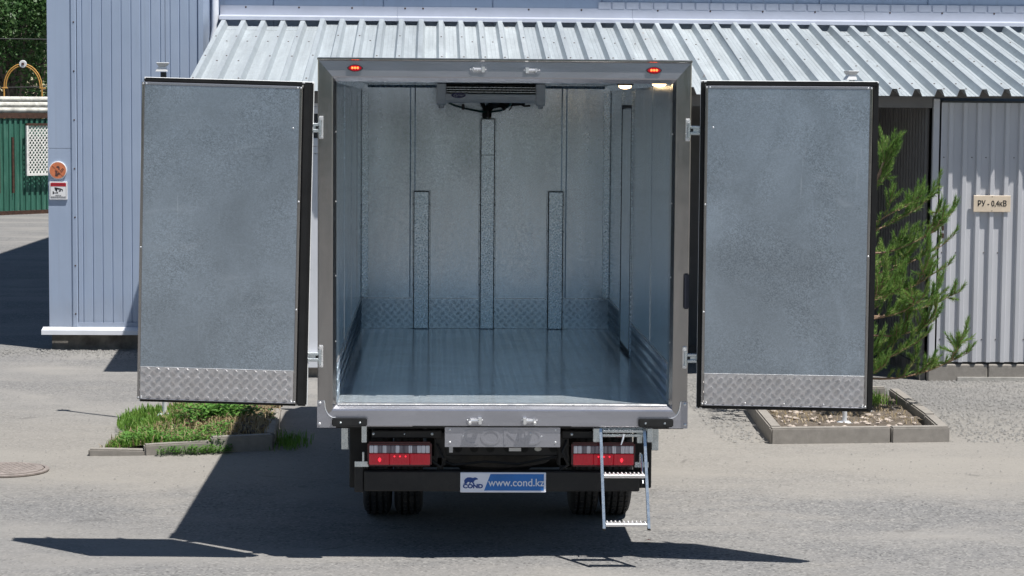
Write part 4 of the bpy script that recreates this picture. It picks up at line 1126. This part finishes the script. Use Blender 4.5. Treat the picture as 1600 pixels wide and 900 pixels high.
def right_bed():
    t = empty('planting_bed', (3.2, 6.3, 0), 'neat rectangular concrete-kerbed bed of rubble and soil under the pine', 'planting bed')
    kerb(t, (2.40, 4.92), (3.425, 4.985)); kerb(t, (3.43, 4.985), (3.94, 5.03))
    kerb(t, (3.955, 5.145), (4.0, 5.85), .11); kerb(t, (4.005, 5.87), (4.03, 6.75), .115); kerb(t, (4.035, 6.77), (4.06, 7.7), .11)
    kerb(t, (2.44, 6.0), (2.41, 5.04), .12); kerb(t, (2.49, 7.0), (2.445, 6.02), .115); kerb(t, (2.53, 7.72), (2.495, 7.02), .11)
    kerb(t, (2.53, 7.72), (3.95, 7.78), .11)
    poly = [(2.53, 5.02), (3.85, 5.08), (3.95, 7.70), (2.6, 7.66)]
    zf = lambda x, y: .055 + .03*noise.noise((x*3, y*3, 4)) + .02*noise.noise((x*11, y*11, 6))
    soil_patch(t, poly, zf, .05)
    rnd = random.Random(5); mb = MB()
    for _ in range(420):
        x, y = rnd.uniform(2.58, 3.8), rnd.uniform(5.1, 7.4)
        if rnd.random() < (y-5)/3.5: continue
        rock(mb, (x, y, zf(x, y)+.004), rnd.choice((.008, .012, .018, .026, .034)), rnd)
    obj('rubble', mb, 'stone', t, kind='stuff')
    dr = [(rnd.uniform(2.6, 3.85), rnd.uniform(5.6, 7.6), .06, rnd.uniform(.3, .7)) for _ in range(900)]
    setprops(obj('needle_litter', blades('litter', dr, 'straw', rnd, .05, .1, .003, 2.2), 'straw', loc=(3.2, 6.5, 0), fixn=False), 'fallen dry needles on the soil under the pine', 'needles', None, 'stuff')
    yg = [(3.62+rnd.gauss(0, .09), 7.0+rnd.gauss(0, .12), .05, rnd.uniform(.6, 1.1)) for _ in range(500)]
    setprops(obj('grass_tuft', blades('tuft', yg, 'grass', rnd, .07, .17, .004, .9), 'grass', loc=(3.6, 7.0, 0), fixn=False), 'yellow-green grass tuft under the pine at the back of its bed', 'grass', None, 'stuff')
right_bed()

# loose grit on the ground right of the truck and by the building
def grit():
    rnd = random.Random(21); mb = MB()
    def peb(x, y, r):
        o = len(mb.v); a = rnd.uniform(0, PI)
        vs = [(x+r*math.cos(a+k*2*PI/4)*rnd.uniform(.7, 1.2), y+r*math.sin(a+k*2*PI/4)*rnd.uniform(.7, 1.2), -.006) for k in range(4)] + [(x, y, r*rnd.uniform(.5, .8)-.006)]
        mb.v += vs; mb.f += [(o+k, o+(k+1) % 4, o+4) for k in range(4)]
    for _ in range(9000):
        y = rnd.uniform(5, 9.3); x = rnd.uniform(2.0, 7.0)
        if 2.38 < x < 4.08 and 4.9 < y < 7.85: continue
        peb(x, y, rnd.uniform(.006, .016))
    for _ in range(2200): peb(rnd.uniform(-8, -2.9), 11.95-abs(rnd.gauss(0, .35)), rnd.uniform(.006, .02))
    for _ in range(1600): peb(rnd.uniform(-6, 7), rnd.uniform(1.5, 8), rnd.uniform(.004, .010))
    for _ in range(260): peb(rnd.uniform(-5, 5), rnd.uniform(-1.6, 2), rnd.uniform(.003, .007))
    setprops(obj('grit', mb, 'grit', loc=(4, 7, 0), fixn=False), 'loose grey grit scattered on the asphalt', 'gravel', None, 'stuff')
grit()

setprops(obj('dry_leaf', MB().add([(.93, .62, .004), (.96, .60, .012), (1.0, .615, .006), (.965, .64, .010)], [(0, 1, 3), (1, 2, 3)]), 'debris_red', loc=(.96, .62, 0), fixn=False), 'tiny reddish leaf on the asphalt right of the rear wheel', 'leaf')

def manhole():
    c = (-3.68, 3.45); t = empty('manhole_cover', (c[0], c[1], 0), 'worn round iron manhole cover set in the asphalt at the left edge', 'manhole')
    obj('ring', MB().lathe((c[0], c[1], -.02), [(.315, 0), (.33, .012), (.33, .022), (.30, .026), (.296, .015)], 48), 'iron', t, smooth=True)
    obj('cover', MB().lathe((c[0], c[1], -.02), [(.288, 0), (.288, .028), (.275, .032)], 48), 'iron', t)
    mb = MB()
    for i in range(-6, 7):
        for j in range(-6, 7):
            x, y = i*.042+(j % 2)*.021, j*.038
            if x*x+y*y < .062: mb.cbox(c[0]+x-.012, c[0]+x+.012, c[1]+y-.006, c[1]+y+.006, .0115, .0155, .002)
    obj('cover_studs', mb, 'iron', t, kind='stuff')
manhole()

# ================================================================== lamp posts
def lamp(x, y, h, label, rz):
    t = empty('lamp_post', (x, y, 0), label, 'lamp post', 'slim lamp posts in the beds')
    obj('base_plate', MB().cbox(x-.06, x+.06, y-.06, y+.06, .02, .075, .01), 'facade_shade_trim', t)
    obj('pole', MB().tube([(x, y, .05), (x, y, h-.03)], .020, 14), 'lamp_grey', t, smooth=True)
    a = MB().cbox(-.018, .03, -.02, .02, -.05, .0, .005)
    m = Matrix.Translation((x, y, h)) @ Matrix.Rotation(rz, 4, 'Z')
    obj('bracket', a.xf(m), 'charcoal', t)
    hd = MB()
    def ring(w_, d_, z, ox=0, oy=0): return [(ox-w_, oy-d_, z), (ox+w_, oy-d_, z), (ox+w_, oy+d_, z), (ox-w_, oy+d_, z)]
    q = [(0, 1, 5, 4), (1, 2, 6, 5), (2, 3, 7, 6), (3, 0, 4, 7)]
    hd.add(ring(.050, .035, .005, -.012) + ring(.030, .03, .045, -.004), q + [(0, 3, 2, 1)])
    obj('lamp_head', hd.xf(m), 'sign_white', t)
    hv = MB().add(ring(.030, .03, .046, -.004) + ring(.050, .045, .072, .0), q + [(4, 5, 6, 7)]).cbox(-.052, .052, -.047, .047, .0725, .082, .003)
    obj('solar_top', hv.xf(m), 'lamp_grey', t)
lamp(-2.78, 6.05, 3.06, 'slim lamp post in the grassy bed, its head above the left door', 0)
lamp(3.155, 5.65, 3.03, 'slim lamp post in the rubble bed, its head above the right door', .35)

# ================================================================== pine
def pine():
    base = Vector((3.36, 6.75, .03)); rnd = random.Random(42)
    t = empty('pine_tree', base, 'young bushy pine with upturned branches beside the right door', 'tree')
    trunk = [base, base+Vector((.02, .0, .6)), base+Vector((.06, -.02, 1.2)), base+Vector((.14, -.05, 1.75)), base+Vector((.25, -.09, 2.15)), Vector((3.70, 6.62, 2.44))]
    obj('trunk', MB().tube(trunk, [.055, .047, .038, .027, .016, .007], 10), 'bark', t, smooth=True)
    def at(k):
        k *= len(trunk)-1; i = min(int(k), len(trunk)-2); return trunk[i].lerp(trunk[i+1], k-i)
    tips = [(3.93, 6.6, 2.03, .60), (4.05, 6.65, 1.98, .52), (4.33, 6.55, 1.60, .42), (4.22, 6.45, 1.75, .46), (4.34, 6.7, 1.18, .30), (4.22, 6.3, 1.36, .34), (4.12, 6.6, .92, .22), (4.44, 6.5, .60, .10),  (4.0, 6.3, .72, .16), (3.95, 6.2, 1.10, .26),
            (3.60, 6.9, 2.2, .68), (3.78, 6.75, 2.22, .74), (3.2, 6.5, 2.0, .6), (2.75, 6.7, 1.75, .45), (2.65, 6.5, 1.35, .33), (2.5, 6.8, 1.0, .22), (2.45, 6.6, .6, .12), (3.0, 6.1, 1.5, .38), (3.5, 6.05, 1.3, .33), (3.3, 6.0, .75, .16), (3.6, 6.1, .45, .07),
            (3.5, 7.4, 1.6, .4), (3.1, 7.4, 1.1, .25), (3.9, 7.3, 1.15, .28), (4.0, 7.1, 1.55, .42), (3.7, 7.4, .6, .1), (3.0, 7.2, .5, .1)]
    wood = MB(); twigs = []; up = Vector((0, 0, 1))
    def shoot(a, b, r0, depth):
        L = (b-a).length
        mid = a.lerp(b, .55) + Vector((rnd.uniform(-.14, .14)*L, rnd.uniform(-.14, .14)*L, (-.16+rnd.uniform(-.10, .10))*L))
        pts = [((1-q)**2)*a + 2*q*(1-q)*mid + q*q*b for q in [i/8 for i in range(9)]]
        pts = [p + Vector((rnd.uniform(-.012, .012), rnd.uniform(-.012, .012), rnd.uniform(-.012, .012))) if 0 < i < 8 else p for i, p in enumerate(pts)]
        wood.tube(pts, [r0*(1-.8*i/8) for i in range(9)], 5)
        for i in range(3 if depth == 0 else 1, 8):           # needles along the branch itself
            d = pts[i+1]-pts[i]; twigs.append((pts[i], d.normalized(), d.length, .7))
        d_end = (pts[-1]-pts[-2]).normalized()
        twigs.append((pts[-1], (d_end+up*.6).normalized(), rnd.uniform(.07, .13), 1.2))
        for q in range(int(2+L*(9 if depth == 0 else 11))):
            e = rnd.uniform(.22, 1.0); i = min(int(e*8), 7); p = pts[i].lerp(pts[i+1], e*8-i); dd = (pts[i+1]-pts[i]).normalized()
            side = dd.cross(up).normalized()*rnd.choice((-1, 1))
            v = (dd*rnd.uniform(.1, .9) + side*rnd.uniform(.0, 1.0) + up*rnd.uniform(-.2, 1.1)).normalized()
            twigs.append((p, v, rnd.uniform(.07, .19)*(1.15-.4*e), 1.0))
        if depth == 0:
            for q in range(int(1+L*2.7)):
                e = rnd.uniform(.30, .85); i = min(int(e*8), 7); p = pts[i].lerp(pts[i+1], e*8-i); dd = (pts[i+1]-pts[i]).normalized()
                side = dd.cross(up).normalized()*rnd.choice((-1, 1))
                v = (dd*rnd.uniform(.4, .9) + side*rnd.uniform(.2, .9) + up*rnd.uniform(.1, 1.0)).normalized()
                shoot(p, p+v*rnd.uniform(.20, .38)*min(1, L+.2), r0*.45, 1)
    for x, y, z, k in tips:
        b = Vector((x, y, z)) + Vector((rnd.uniform(-.06, .04), rnd.uniform(-.12, .12), rnd.uniform(-.09, .09)))
        shoot(at(min(1, max(0, k+rnd.uniform(-.03, .03)))), b, .006 + .007*(b-at(k)).length, 0)
    d_end = (trunk[-1]-trunk[-2]).normalized()
    for q in range(26):
        p = at(rnd.uniform(.70, 1.0)); a = rnd.uniform(0, 2*PI)
        twigs.append((p, (d_end + .9*Vector((math.cos(a), math.sin(a), .2))).normalized(), rnd.uniform(.10, .22), 1.0))
    twigs.append((trunk[-1]-d_end*.08, d_end, .2, 1.2))
    vs = []; fs = []
    for p, v, L, dn_ in twigs:
        e = p+v*L+up*L*.22
        wood.tube([p, p.lerp(e, .5)-up*L*.03, e], [.0045, .0035, .0025], 4, False)
        o1 = v.orthogonal().normalized(); o2 = v.cross(o1)
        ns = int(L/.0072*dn_)
        for i in range(ns):
            s = .06+.94*i/ns; c = p.lerp(e, s)-up*L*.06*s*(1-s)
            for q in range(5):
                a = rnd.uniform(0, 2*PI); sp = rnd.uniform(.5, 1.1)*(1.0 if s < .85 else .55)
                dn = (v + up*.3 + (o1*math.cos(a)+o2*math.sin(a))*sp).normalized(); ln = rnd.uniform(.032, .066)
                wv = dn.cross(Vector((rnd.uniform(-1, 1), rnd.uniform(-1, 1), rnd.uniform(-1, 1)))).normalized()*.0030
                b = len(vs); vs += [c-wv, c+wv, c+dn*ln]; fs.append((b, b+1, b+2))
    print('needles', len(fs))
    obj('branches', wood, 'bark', t, smooth=True)
    obj('crown', MB().add(vs, fs), 'needle', t, fixn=False)
pine()

# ================================================================== background on the left: green fence, lattice, pipes, arch, trees
FD = Vector((1, 1.15, 0)).normalized(); FO = Vector((-11.23, 43.0, 0))
def fpt(u, d, z):                    # along the fence, towards the camera, up
    n_ = Vector((FD.y, -FD.x, 0)); p = FO + FD*u + n_*d; return (p.x, p.y, z)
def fence():
    t = empty('green_fence', FO, 'old green corrugated metal fence with rusty top rail beyond the yard', 'fence')
    u = -14.16
    while u < 7:
        pr = []
        for k in range(6): pr += [(u+k*.17, 0), (u+k*.17+.08, 0), (u+k*.17+.09, .035), (u+k*.17+.16, .035)]
        pr.append((u+1.018, 0))
        obj('fence_sheet', MB().strip(pr, lambda a, h, z: fpt(a, h, z), [.10, 1.2, 2.42]), 'fence_green', t); u += 1.02
    bx = lambda m_, a, b, d0, d1, z0, z1: m_.add([fpt(a,d0,z0), fpt(b,d0,z0), fpt(b,d1,z0), fpt(a,d1,z0), fpt(a,d0,z1), fpt(b,d0,z1), fpt(b,d1,z1), fpt(a,d1,z1)], [(0,3,2,1),(4,5,6,7),(0,1,5,4),(1,2,6,5),(2,3,7,6),(3,0,4,7)])
    obj('top_rail', bx(MB(), -14.2, 7.1, -.05, .06, 2.425, 2.56), 'rust', t)
    obj('bottom_rail', bx(MB(), -14.2, 7.1, -.03, .05, .0, .095), 'rust', t)
    for a in (-.14, .30, -3.0, 4.0): obj('rusty_bar', bx(MB(), a-.03, a+.03, .036, .075, .55, 1.95), 'rust', t)
    # white lattice panel hung on the fence
    l = empty('lattice_panel', fpt(.95, .2, .98), 'white diagonal lattice grille in a frame hung on the green fence', 'grille')
    L0, L1, Z0, Z1 = .62, 1.5, .98, 2.30
    for q in ((L0, L1, Z0, Z0+.06), (L0, L1, Z1-.06, Z1), (L0, L0+.06, Z0+.06, Z1-.06), (L1-.06, L1, Z0+.06, Z1-.06)):
        obj('frame_bar', bx(MB(), q[0], q[1], .16, .21, q[2], q[3]), 'rust' if q[2] > 2 else 'lattice_white', l)
    for dirn in (1, -1):
        for k in range(22):
            c = L0 - 1.2 + k*.105 if dirn > 0 else L0 + k*.105
            z0, z1 = Z0+.06, Z1-.06
            a, b = c, c + dirn*(z1-z0)*.85
            def clip(a, b, z0, z1):
                pts = []
                for s in [i/24 for i in range(25)]:
                    u_ = a+(b-a)*s
                    if L0+.06 <= u_ <= L1-.06: pts.append((u_, z0+(z1-z0)*s))
                return (pts[0], pts[-1]) if len(pts) > 1 else None
            r_ = clip(a, b, z0, z1)
            if not r_: continue
            (ua, za), (ub, zb) = r_; dd = .188 if dirn > 0 else .178; w_ = .017
            m_ = MB(); m_.add([fpt(ua-w_, dd, za), fpt(ua+w_, dd, za), fpt(ub+w_, dd, zb), fpt(ub-w_, dd, zb), fpt(ua-w_, dd-.008, za), fpt(ua+w_, dd-.008, za), fpt(ub+w_, dd-.008, zb), fpt(ub-w_, dd-.008, zb)], [(0,1,2,3),(4,7,6,5),(0,4,5,1),(1,5,6,2),(2,6,7,3),(3,7,4,0)])
            obj('lattice_slat', m_, 'lattice_white', l)
    # whitewashed pipes along the top of a wall behind the fence
    for k, (z, d) in enumerate(((2.62, -.5), (2.76, -.7), (2.90, -.95))):
        p = obj('pipe', MB().tube([fpt(-6, d, z), fpt(-1.5, d, z+.01), fpt(.6, d, z), fpt(7, d, z+.015)], .075, 10), 'pipe_white', loc=fpt(0, d, 0), smooth=True)
        setprops(p, ['lowest', 'middle', 'topmost'][k] + ' of three weathered white pipes above the green fence', 'pipe', 'white pipes above the fence')
    # ochre arch
    A = Vector((-11.0, 46.5, 0)); a = empty('garden_arch', A+Vector((0, 0, 0)), 'ochre metal arch with a small white plaque against the trees', 'arch')
    n_ = 20; cx, cz, rx, rz = -11.32, 3.22, .50, .62
    for off, nm in ((0, 'arch_tube'), (.05, 'arch_tube')):
        obj(nm, MB().tube([(cx+(rx-off)*math.cos(PI*i/n_), 46.5, cz+(rz-off)*math.sin(PI*i/n_)) for i in range(n_+1)], .016, 8), 'arch_yellow', a, smooth=True)
    for s in (-1, 1):
        obj('post', MB().tube([(cx+s*rx, 46.5, 0), (cx+s*rx, 46.5, cz)], .022, 8), 'arch_yellow', a)
        obj('foot_bar', MB().cbox(cx+s*rx-.06, cx+s*rx+.10, 46.48, 46.52, cz-.03, cz, .004), 'arch_yellow', a)
    pl = obj('plaque', MB().lathe((cx+.01, 46.47, cz+rz), [(.085, .02), (.10, .01), (.10, -.005), (.09, -.012)], 20, 'y'), 'sign_white', a)
    obj('plaque_mark', MB().cbox(cx-.025, cx+.045, 46.445, 46.455, cz+rz-.03, cz+rz+.035, .002), 'sign_brown', pl)
    # white bent post at the frame's edge
    w_ = setprops(obj('white_post', MB().tube([(-11.95, 45.6, 0), (-11.93, 45.6, 2.9), (-11.96, 45.6, 3.2), (-12.1, 45.6, 3.75), (-12.4, 45.6, 4.3)], .075, 10), 'sign_white', loc=(-11.95, 45.6, 0), smooth=True), 'white bent metal post at the left edge above the fence', 'post')
fence()
def cables():
    for pts, lab in (([(-30, 50, 5.0), (-15, 50, 4.62), (-4, 50, 4.55), (4, 50, 4.7)], 'upper overhead cable crossing in front of the trees'),
                     ([(-30, 49, 3.5), (-13, 49, 3.22), (-4, 49, 3.42), (4, 49, 3.7)], 'lower overhead cable crossing behind the ochre arch')):
        setprops(obj('overhead_cable', MB().tube(pts, .014, 6), 'cable', loc=pts[1]), lab, 'cable')
cables()

def broadleaf(name, x, y, h, rx, label, seed, n_leaf):
    rnd = random.Random(seed); t = empty(name, (x, y, 0), label, 'tree', 'trees beyond the fence')
    w_ = MB(); top = Vector((x+rnd.uniform(-.4, .4), y, h*.62))
    w_.tube([(x, y, 0), (x+.1, y, h*.2), (x+.05, y+.1, h*.4), top], [.24, .19, .14, .06], 9)
    cl = []
    for k in range(46):
        a = rnd.uniform(0, 2*PI); e = rnd.uniform(-.75, 1.0); rr = rnd.uniform(.45, 1.0)
        c = Vector((x+rx*rr*math.cos(a)*math.sqrt(max(0, 1-e*e*.85)), y+rx*rr*math.sin(a)*math.sqrt(max(0, 1-e*e*.85)), h*.56+h*.44*e*rr))
        if c.z < .9: c.z = .9+rnd.random()
        cl.append((c, rnd.uniform(.5, 1.05)*rx*.34))
        s0 = Vector((x+.08, y+.05, h*rnd.uniform(.12, .5)))
        md = s0.lerp(c, .5)+Vector((0, 0, -.3))
        w_.tube([s0, md, c], [.06, .04, .015], 5, False)
    obj('trunk', w_, 'bark_grey', t, smooth=True)
    vs = []; fs = []
    for i in range(n_leaf):
        c, r = cl[rnd.randrange(len(cl))]
        d = Vector((rnd.gauss(0, 1), rnd.gauss(0, 1), rnd.gauss(0, .8))); d = d.normalized()*(rnd.random()**.45)*r
        p = c+d; l = rnd.uniform(.07, .15)
        u = Vector((rnd.uniform(-1, 1), rnd.uniform(-1, 1), rnd.uniform(-.9, .2))).normalized(); v = u.cross(Vector((rnd.uniform(-1, 1), rnd.uniform(-1, 1), rnd.uniform(-1, 1)))).normalized()*l*.42
        b = len(vs); vs += [p, p+u*l*.5+v, p+u*l, p+u*l*.5-v]; fs.append((b, b+1, b+2, b+3))
    obj('crown', MB().add(vs, fs), 'leaf', t, fixn=False)
broadleaf('broadleaf_tree', -13.4, 56, 9.0, 3.3, 'tall grey-green broadleaf tree behind the ochre arch', 1, 24000)
broadleaf('broadleaf_tree', -17.6, 58, 9.5, 3.6, 'broadleaf tree left of the arch, mostly out of frame', 2, 15000)
broadleaf('broadleaf_tree', -10.8, 62, 10.5, 3.8, 'broadleaf tree half hidden by the warehouse corner', 3, 20000)
broadleaf('broadleaf_tree', -15.5, 66, 11.5, 4.2, 'darker broadleaf tree at the back of the group', 4, 18000)
def hedge():
    rnd = random.Random(9); vs = []; fs = []
    for i in range(60000):
        x, y = rnd.uniform(-60, -4), rnd.uniform(63, 71); z = rnd.random()**.8*7.5*(1+.25*noise.noise((x*.5, y*.5, 0)))
        p = Vector((x, y, z)); l = rnd.uniform(.12, .24); u = Vector((rnd.uniform(-1, 1), rnd.uniform(-1, 1), rnd.uniform(-.9, .3))).normalized(); v = u.orthogonal().normalized()*l*.4
        b = len(vs); vs += [p, p+u*l*.5+v, p+u*l, p+u*l*.5-v]; fs.append((b, b+1, b+2, b+3))
    setprops(obj('thicket', MB().add(vs, fs), 'leaf', loc=(-14, 67, 0), fixn=False), 'dense dark thicket closing the view behind the trees', 'thicket', None, 'stuff')
hedge()

def unseen_trees():  # unseen leaf mass, added to darken what the steel mirrors
    """unseen trees added behind the camera to darken reflections in the steel"""
    rnd = random.Random(31); vs = []; fs = []
    for i in range(42000):
        x = rnd.uniform(-120, 120); y = -95+rnd.gauss(0, 2.5); z = rnd.random()**.8*(8.0+2.6*noise.noise((x*.06, 0, 7))+1.4*noise.noise((x*.3, 3, 7)))
        p = Vector((x, y, z)); l = rnd.uniform(.8, 1.5); u = Vector((rnd.uniform(-1, 1), rnd.uniform(-1, 1), rnd.uniform(-.9, .3))).normalized(); v = u.orthogonal().normalized()*l*.45
        b = len(vs); vs += [p, p+u*l*.5+v, p+u*l, p+u*l*.5-v]; fs.append((b, b+1, b+2, b+3))
    setprops(obj('added_treeline', MB().add(vs, fs), 'leaf', loc=(0, -95, 0), fixn=False), 'unseen row of trees added behind the camera to darken reflections', 'trees', None, 'stuff')
unseen_trees()
